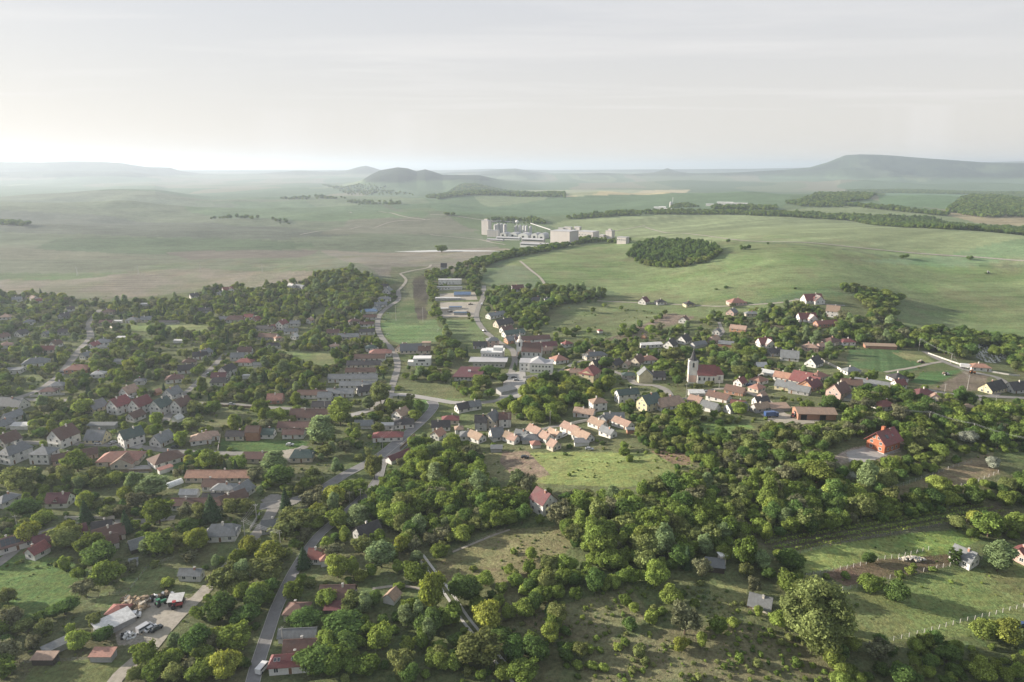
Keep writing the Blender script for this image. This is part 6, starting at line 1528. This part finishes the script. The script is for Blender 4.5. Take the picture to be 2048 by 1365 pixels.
# ------------------------------------------------------------------ poles and wires
M_pole = new_mat('pole_concrete', (.36, .35, .33), .9, .1, 2)
POLE = {}
def pole(px, py, hgt, label, arm=True, ang=0.0, name='power_pole'):
    x, y, _ = G(px, py); z = float(H(np.array([x]), np.array([y]))[0]); r = empty(name, (x, y, z), R(ang)); tag(r, label, 'pole' if name != 'floodlight_mast' else 'mast', 'concrete poles in the village' if name == 'power_pole' else None)
    m = MB(); m.cyl((0, 0), .16, .10, -1, hgt, 8); m.build('post', M_pole, r)
    if arm:
        m = MB(); m.box(-.85, .85, -.05, .05, hgt - .6, hgt - .5); m.build('crossarm', M_pole, r); m = MB()
        for u in (-.8, 0, .8): m.cyl((u, 0), .05, .04, hgt - .5 if u else hgt, hgt - .3 if u else hgt + .15, 6)
        m.build('insulator', M_white2, r)
    POLE[(px, py)] = (x, y, z + hgt); return r
for px, py, h, ang, lb in [(490, 1075, 8, 20, 'pale pole beside the grey half hipped house near the lower street'), (514, 1042, 8, 10, 'leaning pair of pale poles at the asphalt yard'), (801, 868, 7, 40, 'pole beside the white house with dark hipped roof'),
 (765, 898, 7, 40, 'pole on the verge of the main road below the red roof'), (650, 822, 7, 0, 'pole rising over the long brown row roof'), (425, 825, 7, 0, 'pole beside the cross street at the green garden'), (301, 809, 7, 0, 'pole between two white gabled houses'),
 (1100, 852, 9, 30, 'pole beside the lane above the pale roofed farmhouses'), (1018, 856, 9, 0, 'pole beside the brown roofed house and fir trees'), (1316, 716, 7, 0, 'pole behind the orange hipped roof'), (1372, 796, 9, 10, 'pole at the foot of the church mound'),
 (1438, 778, 9, 10, 'pole right of the church choir'), (1837, 702, 10, -20, 'pole beside the upper bend of the cemetery road'), (1901, 728, 8, -20, 'pole at the start of the cemetery wall'), (1934, 781, 10, 0, 'tall pole on the brown plot'), (1889, 786, 6, 0, 'short pole beside the white lower road'),
 (1990, 813, 6, 0, 'pole at the fork of the far right roads'), (1794, 846, 8, 60, 'first pole of the line behind the orange log house'), (1856, 852, 8, 60, 'second pole of the line behind the orange log house'), (1944, 877, 8, 60, 'third pole of the line over the orchards'), (2052, 912, 9, 60, 'last pole of the line at the right edge'),
 (562, 1100, 8, 20, 'pole among the yellow green trees by the near street'), (566, 1292, 7, 60, 'pole beside the near street and the grey shed'), (700, 1008, 6, 0, 'lamp pole on the left side of the bridge road'), (722, 1002, 6, 0, 'lamp pole on the right side of the bridge road'), (36, 1065, 8, 20, 'pole on the shaded street at the left edge'), (138, 1066, 8, 20, 'pole beside the dark garden of the dormer house')]: pole(px, py, h, lb, ang=ang)
for px, py, lb in [(792, 642, 'tall thin mast at the left side of the football pitch'), (846, 645, 'tall thin mast behind the football pitch')]: pole(px, py, 15, lb, arm=False, name='floodlight_mast')
for i, (px, py) in enumerate([(155, 552), (277, 550), (401, 543), (525, 546)]):
    x, y, _ = G(px, py); r = empty('power_mast', (x, y, float(H(np.array([x]), np.array([y]))[0])), .3); tag(r, ('leftmost', 'second from the left', 'third from the left', 'rightmost')[i] + ' thin power mast on the brown field behind the village', 'mast', 'power masts on the brown field')
    m = MB(); [m.bar((u, v, -1), (0, 0, 12), .12) for u in (-.7, .7) for v in (-.7, .7)]; m.build('tower', M_pole, r); m = MB(); m.box(-2, 2, -.1, .1, 10, 10.2); m.box(-1.4, 1.4, -.1, .1, 11.4, 11.6); m.build('crossarm', M_pole, r)
def cables(keys, label):
    m = MB()
    for a, b_ in zip(keys, keys[1:]):
        A, B = Vector(POLE[a]), Vector(POLE[b_]); d = (B - A).normalized(); sd = Vector((-d.y, d.x, 0)); L_ = (B - A).length
        for o_ in (-.9, 0, .9):
            pts = [A.lerp(B, i / 10) + sd * o_ - Vector((0, 0, L_ * .035 * 4 * (i / 10) * (1 - i / 10))) for i in range(11)]
            for p, q in zip(pts, pts[1:]): m.bar(p, q, .022, n=3)
    o = m.build('power_cable', M_metal); tag(o, label, 'cable')
cables([(1794, 846), (1856, 852), (1944, 877), (2052, 912)], 'three sagging wires over the orchards behind the orange log house')
cables([(514, 1042), (490, 1075)], 'short span of wires above the yard at the lower left street'); cables([(490, 1075), (562, 1100)], 'wires running from the pale pole into the yellow green trees')
cables([(1837, 702), (1901, 728), (1934, 781)], 'wires along the cemetery road'); cables([(801, 868), (765, 898)], 'wires beside the main road below the red roof'); cables([(1372, 796), (1438, 778)], 'wires below the black spired church')
# ------------------------------------------------------------------ fences and walls
def fence(pts, step, label, hgt=1.7, mat=None, wires=True, brace=True):
    a = np.array(pts, float); x, y, z, t_ = ground_at(a[:, 0], a[:, 1]); P_ = np.stack([x, y], 1); seg = np.linalg.norm(np.diff(P_, axis=0), axis=1); s = np.concatenate([[0], np.cumsum(seg)]); n_ = min(int(s[-1] / step) + 1, 98)
    u = np.linspace(0, s[-1], n_); X = np.interp(u, s, P_[:, 0]); Y = np.interp(u, s, P_[:, 1]); Z = H(X, Y)
    r = empty('wire_fence', (X[0], Y[0], Z[0])); tag(r, label, 'fence'); w = MB()
    for i in range(n_):
        m = MB(); m.box(-.07, .07, -.07, .07, -.3, hgt * (1 + .05 * rd.uniform(-1, 1)))
        if brace and i % 7 == 3: m.bar((1.3, 0, 0), (0, 0, hgt * .85), .06)
        m.build('fence_post', mat or M_pole, r, (X[i] - X[0], Y[i] - Y[0], Z[i] - Z[0]), (rd.uniform(-.05, .05), rd.uniform(-.05, .05), math.atan2(Y[min(i + 1, n_ - 1)] - Y[i - (i == n_ - 1)], X[min(i + 1, n_ - 1)] - X[i - (i == n_ - 1)])))
    for h_ in (.5, 1.0, 1.5):
        for i in range(n_ - 1): w.bar((X[i] - X[0], Y[i] - Y[0], Z[i] - Z[0] + h_ * hgt / 1.7), (X[i + 1] - X[0], Y[i + 1] - Y[0], Z[i + 1] - Z[0] + h_ * hgt / 1.7), .012, n=3)
    w.build('wire', M_metal, r)
fence([(1689,1303),(1723,1295),(1771,1286),(1833,1271),(1880,1258),(1926,1245),(1971,1235),(2016,1223),(2060,1212)], 2.9, 'white post fence across the slope at the lower right')
fence([(1740,990),(1766,983),(1800,974),(1847,958),(1879,947),(1910,934),(1942,928)], 3.9, 'white post fence along the upper edge of the dry plot')
fence([(1800,1006),(1849,995),(1900,982),(1933,970),(1964,961),(1996,947)], 3.9, 'white post fence along the lower edge of the dry plot')
fence([(1612,1156),(1656,1146),(1724,1132),(1751,1122),(1803,1115),(1857,1101)], 2.9, 'white post fence between the bright meadow and the dug garden')
fence([(1654,1186),(1696,1181),(1793,1155),(1834,1147),(1874,1138),(1907,1132),(1963,1120)], 2.9, 'white post fence below the dug garden and the stone heap')
fence([(1560,1118),(1700,1085),(1800,1068),(1900,1050),(1990,1038)], 4.5, 'thin grey post fence between the vineyard and the bright meadow', 1.6, M_wood, brace=False)
fence([(40,1328),(59,1326),(107,1325),(154,1322),(187,1321),(225,1318)], 3.2, 'low post fence in front of the sheds at the lower left', 1.3, M_wood, brace=False)
fence([(175,1200),(220,1191),(246,1190),(262,1180),(294,1137),(321,1126),(350,1118)], 3.4, 'grey post fence round the paddock above the scrap yard', 1.4, M_wood, brace=False)
fence([(905,1105),(985,1072),(1010,1060)], 3.2, 'thin wire fence along the upper side of the scrubby meadow', 1.3, M_wood, brace=False)
def wall_line(pts, label, hgt=1.6, mat=None, th=.25, name='garden_wall'):
    a = np.array(pts, float); x, y, z, t_ = ground_at(a[:, 0], a[:, 1]); m = MB(); o_ = (x[0], y[0], z[0])
    for i in range(len(x) - 1):
        d = np.array([x[i + 1] - x[i], y[i + 1] - y[i]]); L_ = np.linalg.norm(d); k = max(1, int(L_ / 6)); nn = np.array([-d[1], d[0]]) / L_ * th / 2
        for j in range(k):
            p = np.array([x[i], y[i]]) + d * j / k; q = np.array([x[i], y[i]]) + d * (j + .985) / k; zp = float(H(p[:1], p[1:])[0]) - o_[2]; zq = float(H(q[:1], q[1:])[0]) - o_[2]; p = p - o_[:2]; q = q - o_[:2]
            b_ = [(p[0]-nn[0], p[1]-nn[1]), (q[0]-nn[0], q[1]-nn[1]), (q[0]+nn[0], q[1]+nn[1]), (p[0]+nn[0], p[1]+nn[1])]; zz = [zp, zq, zq, zp]
            m.poly([(*c_, z_ - .5) for c_, z_ in zip(b_, zz)] + [(*c_, z_ + hgt) for c_, z_ in zip(b_, zz)], [(3,2,1,0), (4,5,6,7), (0,1,5,4), (1,2,6,5), (2,3,7,6), (3,0,4,7)])
    o = m.build(name, mat or M_chw, None, o_); tag(o, label, 'wall' if 'wall' in name else 'fence')
wall_line([(1856,708),(1890,720),(1928,733)], 'pale cemetery wall climbing along the road', 1.1, M_conc); wall_line([(1976,744),(2018,751),(2040,753)], 'pale cemetery wall right of the orange roofed house', 1.1, M_conc)
for i, (pts, lb) in enumerate([([(436,903),(441,872)], 'left of the wide village lawn'), ([(640,1010),(600,1022),(570,1030)], 'round the asphalt yard'), ([(240,945),(305,944)], 'below the pale paved drive'),
 ([(345,946),(400,945)], 'below the short mown lawn'), ([(285,905),(262,935)], 'between the two hipped houses'), ([(420,812),(530,819)], 'in front of the green garden on the cross street'), ([(130,1040),(230,1038)], 'along the shaded left street'), ([(0,893),(60,893)], 'at the left edge below the street'),
 ([(860,742),(905,744)], 'left of the dark red roofed hall'), ([(1045,757),(1065,755),(1090,752)], 'right of the paved square'), ([(1340,805),(1372,800),(1400,792)], 'at the foot of the church mound'), ([(1500,735),(1560,742)], 'behind the orange roofs right of the church'),
 ([(1180,842),(1160,846),(1130,852)], 'along the lane between the pale farmhouses'), ([(1700,765),(1790,775)], 'in front of the long grey roofed barn'), ([(565,578),(585,574)], 'on the village hilltop'), ([(190,640),(230,660)], 'beside the far left lane'), ([(500,1062),(520,1030)], 'beside the lane below the yard'),
 ([(318,820),(300,838)], 'between the white gabled houses'), ([(1640,720),(1700,750)], 'above the striped vegetable field'), ([(60,795),(130,790)], 'beside the far left cross street'), ([(800,900),(830,872)], 'on the right verge of the main road')]):
    wall_line(pts, ('pale wall ', 'grey wall ', 'brown board fence ')[i % 3] + lb, 1.5, (M_chw, M_conc, M_wood)[i % 3], .16, 'garden_wall' if i % 3 < 2 else 'board_fence')
# ------------------------------------------------------------------ vineyard rows
M_vine = LM['fresh']
ra = G(1552, 1110); rb = G(2008, 1026); rc = G(1552, 1090); dv = np.array([rb[0] - ra[0], rb[1] - ra[1]]); Lr = np.linalg.norm(dv); dv /= Lr; nv = np.array([-dv[1], dv[0]])
if (rc[0] - ra[0]) * nv[0] + (rc[1] - ra[1]) * nv[1] < 0: nv = -nv
ordn = ['first', 'second', 'third', 'fourth', 'fifth', 'sixth', 'seventh', 'eighth', 'ninth', 'tenth', 'eleventh', 'twelfth', 'thirteenth', 'fourteenth', 'fifteenth', 'sixteenth', 'seventeenth', 'eighteenth', 'nineteenth', 'twentieth']
for k in range(6):
    u = np.arange(0, Lr * (1 - .02 * k), .42); X = ra[0] + dv[0] * u + nv[0] * k * 3.0; Y = ra[1] + dv[1] * u + nv[1] * k * 3.0; Z = H(X, Y)
    r = empty('vine_row', (X[0], Y[0], Z[0])); tag(r, ordn[k] + ' row of young vines counted from the bright meadow', 'vines', 'rows of the vineyard')
    m = MB()
    for i in range(0, len(X), 11): m.box(X[i] - X[0] - .04, X[i] - X[0] + .04, Y[i] - Y[0] - .04, Y[i] - Y[0] + .04, Z[i] - Z[0] - .2, Z[i] - Z[0] + 1.5)
    m.build('stake', M_wood, r)
    rg2 = np.random.default_rng(k); idx = np.repeat(np.arange(len(X)), 3); P_ = np.stack([X[idx] - X[0] + rg2.normal(0, .28, len(idx)), Y[idx] - Y[0] + rg2.normal(0, .28, len(idx)), Z[idx] - Z[0] + rg2.uniform(.5, 1.7, len(idx))], 1)
    V, F_ = quads(P_, np.tile([0, 0, 1.], (len(P_), 1)), .34, rg2); me = mesh_np('foliage', V, F_, (M_vine,)); a_ = me.attributes.new('tone', 'FLOAT', 'POINT'); a_.data.foreach_set('value', np.full(len(V), 1.1, np.float32)); link('foliage', me, r)
# ------------------------------------------------------------------ cemetery
sm = {}
for k, c_ in (('white', (.55, .55, .53)), ('grey', (.3, .3, .3)), ('dark', (.05, .05, .055))):
    m = MB(); m.box(-.5, .5, -.12, .12, 0, .9); m.poly([(-.5, -.12, .9), (.5, -.12, .9), (0, -.12, 1.3), (-.5, .12, .9), (.5, .12, .9), (0, .12, 1.3)], [(0, 1, 2), (5, 4, 3), (1, 4, 5, 2), (0, 2, 5, 3)]); m.box(-.6, .6, -2.2, -.14, -.2, .22)
    sm[k] = m.build('gravestone', new_mat('stone_' + k, c_, .5, .15, 3), mesh_only=True)
W = wpoly([(1945,690),(1975,682),(2012,690),(2016,712),(1990,728),(1962,722),(1940,712)]); a = np.array(W); ng_ = 0
for gx in np.arange(a[:, 0].min(), a[:, 0].max(), 2.7):
    for gy in np.arange(a[:, 1].min(), a[:, 1].max(), 5.2):
        x, y = gx + rd.uniform(-.4, .4), gy + rd.uniform(-.5, .5)
        if ng_ < 140 and pip(np.array([x]), np.array([y]), W)[0] and rd.random() < .8:
            k = rd.choice(['white', 'white', 'grey', 'dark']); o = link('gravestone', sm[k], None, (x, y, float(H(np.array([x]), np.array([y]))[0])), (0, 0, rd.uniform(-.1, .1))); s_ = rd.uniform(.8, 1.3); o.scale = (s_, s_, s_ * 1.1)
            tag(o, k + ' gravestone among the trees of the hillside cemetery', 'gravestone', k + ' gravestones in the cemetery'); ng_ += 1
# ------------------------------------------------------------------ heaps and yard things
def heap(name, px, py, rx, ry, n_, size, mats, label, cat, long=1.0, seed=1):
    x, y, _ = G(px, py); z = float(H(np.array([x]), np.array([y]))[0]); r_ = random.Random(seed); m = MB()
    for i in range(n_):
        a = r_.uniform(0, 6.28); q = r_.random() ** .6; cx_, cy_ = rx * q * math.cos(a), ry * q * math.sin(a); s_ = size * r_.uniform(.5, 1.2); hz_ = (1 - q) * size * 1.6 + s_ * .3
        e = Matrix.Rotation(r_.uniform(0, 3.1), 3, 'Z') @ Matrix.Rotation(r_.uniform(-.5, .5), 3, 'X'); c8 = [Vector((sx * s_ * .5 * long * r_.uniform(.8, 1.1), sy * s_ * .45 * r_.uniform(.7, 1.1), sz * s_ * .35)) for sz in (-1, 1) for sx, sy in ((-1, -1), (1, -1), (1, 1), (-1, 1))]
        m.poly([tuple(e @ v + Vector((cx_, cy_, hz_))) for v in c8], [(3,2,1,0), (4,5,6,7), (0,1,5,4), (1,2,6,5), (2,3,7,6), (3,0,4,7)], i % len(mats))
    return tag(m.build(name, mats, None, (x, y, z)), label, cat)
M_stone = new_mat('pale_stone', (.5, .45, .37), .95, .2, 1.5); M_log2 = new_mat('cut_logs', (.30, .23, .15), .95, .3, 2)
heap('stone_heap', 1825, 1120, 5.0, 1.3, 70, .75, [M_stone, M_conc], 'heap of pale building stones above the dug garden', 'heap', seed=2); heap('scrap_heap', 257, 1273, 2.8, 1.8, 60, .8, [M_metal, M_white2, M_dark], 'glittering heap of white and grey scrap at the scrap yard', 'heap', seed=3)
for i, (px, py) in enumerate([(252, 1202), (262, 1206), (271, 1203), (279, 1208), (256, 1212), (266, 1214), (276, 1215), (285, 1217), (290, 1205), (281, 1223)]):
    heap('log_pile', px, py, 1.6, .9, 16, 1.1, [M_log2, M_wood, M_stone], ordn[i] + ' timber pile counted from the back left corner of the scrap yard', 'heap', 2.0, seed=20 + i)
for i, (px, py, lb) in enumerate([(310, 1200, 'rusty dark machine parts at the back of the scrap yard'), (335, 1192, 'row of dark implements behind the pale roofed container'), (1890, 750, 'heap of rubble beside the white truck'), (1842, 726, 'grey stack of building blocks beside the field track'), (915, 598, 'pile of pale concrete blocks in the builders yard'), (900, 625, 'pile of beige planks in the builders yard'), (940, 610, 'stack of dark pipes at the right side of the builders yard'), (935, 627, 'heap of pale rubble beside the blue container')]):
    heap('yard_heap', px, py, 2.6, 1.6, 24, 1.0, [M_conc, M_wood, M_dark] if i not in (0, 1) else [M_dark, M_wood, M_metal], lb, 'heap', 1.5, seed=40 + i)
x, y, z = G(1976, 925)
# far plantation edge poles of the pitch: goals
for px, py, an, lb in ((775, 672, 80, 'small white goal at the left end of the football pitch'), (876, 664, 80, 'small white goal at the right end of the football pitch')):
    x, y, _ = G(px, py); m = MB(); m.bar((-2.5, 0, 0), (-2.5, 0, 2.2), .09); m.bar((2.5, 0, 0), (2.5, 0, 2.2), .09); m.bar((-2.5, 0, 2.2), (2.5, 0, 2.2), .09)
    tag(m.build('goal', M_white2, None, (x, y, float(H(np.array([x]), np.array([y]))[0])), (0, 0, R(an))), lb, 'goal')
# ------------------------------------------------------------------ labels for houses and trees
MARKS = [(825, 665, 'football pitch'), (1405, 752, 'black spired church'), (1062, 705, 'brown roofed church'), (1768, 877, 'orange log house'), (300, 1225, 'scrap yard'), (545, 1240, 'near street'),
 (945, 1255, 'twin concrete track'), (1087, 999, 'white woodland house'), (1521, 1203, 'steep grey cabin'), (1750, 1065, 'vineyard'), (1978, 705, 'cemetery'), (1628, 826, 'long brick barn'), (1025, 772, 'paved square'),
 (330, 965, 'polythene tunnels'), (1925, 1108, 'two cypresses'), (1200, 930, 'middle meadow'), (690, 572, 'hilltop wood'), (564, 1319, 'skylit red house'), (180, 665, 'far left lane'), (300, 805, 'white gabled row'),
 (507, 860, 'brick hay loft'), (119, 997, 'maroon dormer house'), (1480, 605, 'crop field track'), (915, 605, 'builders yards'), (1625, 1240, 'huge broad tree'), (70, 1180, 'lower left meadow'), (430, 760, 'sloping village lane'),
 (730, 755, 'long grey row roof'), (1000, 1110, 'scrubby hill meadow'), (1880, 965, 'dry fenced plot'), (800, 860, 'main road bend'), (1440, 1117, 'black roofed hut'), (1400, 1300, 'bare foreground slope'), (1170, 858, 'pale farmhouse lane'), (1760, 720, 'striped vegetable field'), (610, 830, 'long brown row roof'), (1620, 640, 'upper red houses')]
ORD = ['nearest', 'second', 'third', 'fourth', 'fifth', 'sixth', 'seventh', 'eighth', 'ninth', 'tenth', 'eleventh', 'twelfth', 'thirteenth', 'fourteenth', 'fifteenth', 'sixteenth', 'seventeenth', 'eighteenth', 'nineteenth', 'twentieth', 'twenty-first', 'twenty-second', 'twenty-third', 'twenty-fourth']
def relation(px, py, ww):
    best = min(MARKS, key=lambda m_: math.hypot(px - m_[0], (py - m_[1]) * 1.6) + (0 if math.hypot(px - m_[0], py - m_[1]) > 14 else 900))
    dx_, dy_ = px - best[0], (py - best[1]) * 1.6
    if abs(dx_) > abs(dy_): rel = 'left of' if dx_ < 0 else 'right of'
    else: rel = 'behind' if dy_ < 0 else 'in front of'
    return rel, best[2], math.hypot(dx_, dy_)
def label_all(items):
    groups = {}
    for o, px, py, look in items:
        rel, mk, d = relation(px, py, 0); groups.setdefault((look, rel, mk), []).append((d, o))
    for (look, rel, mk), l in groups.items():
        l.sort(key=lambda q: q[0])
        for i, (d, o) in enumerate(l):
            o['label'] = '%s %s the %s' % (look, rel, mk) if len(l) == 1 else '%s %s the %s, %s from it' % (look, rel, mk, ORD[i] if i < len(ORD) else 'far')
            if len(l) > 1 and i == 0: o['label'] = '%s %s the %s, nearest to it' % (look, rel, mk)
tyw = {'gable': 'pitched', 'hip': 'hipped', 'half': 'hipped', 'flat': 'flat', 'shed': 'sloping'}
items = []
for root, px, py, rw, ww, rt, Ln, fl, nm in HINFO:
    if 'label' in root: continue
    if Ln > 19: fl = 1
    items.append((root, px, py, ('long ' if Ln > 19 else '') + ww + (' two storey' if fl == 2 else '') + (' house with ' if nm == 'house' else ' shed with ') + rw + ('' if fl == 2 else ' ' + tyw[rt]) + ' roof'))
label_all(items)
label_all([(o, px, py, look) for o, px, py, look, _ in LABEL_LATER])
# ------------------------------------------------------------------ haze
hz = MB(); hz.box(-62000, 62000, -62000, 62000, float(GZ.min()) - 1, max(float(GZ.max()), CAM_H) + 6)
hm = bpy.data.materials.new('haze'); hm.use_nodes = True; t = hm.node_tree; t.nodes.clear()
o_ = t.nodes.new('ShaderNodeOutputMaterial'); pv = t.nodes.new('ShaderNodeVolumePrincipled')
pv.inputs['Color'].default_value = (.62, .71, .83, 1); pv.inputs['Density'].default_value = .000105; pv.inputs['Anisotropy'].default_value = .32
t.links.new(pv.outputs[0], o_.inputs['Volume'])
hm.cycles.homogeneous_volume = True
tag(hz.build('haze', hm), kind='stuff')
print('haze top', GZ.max(), 'verts', len(GX))
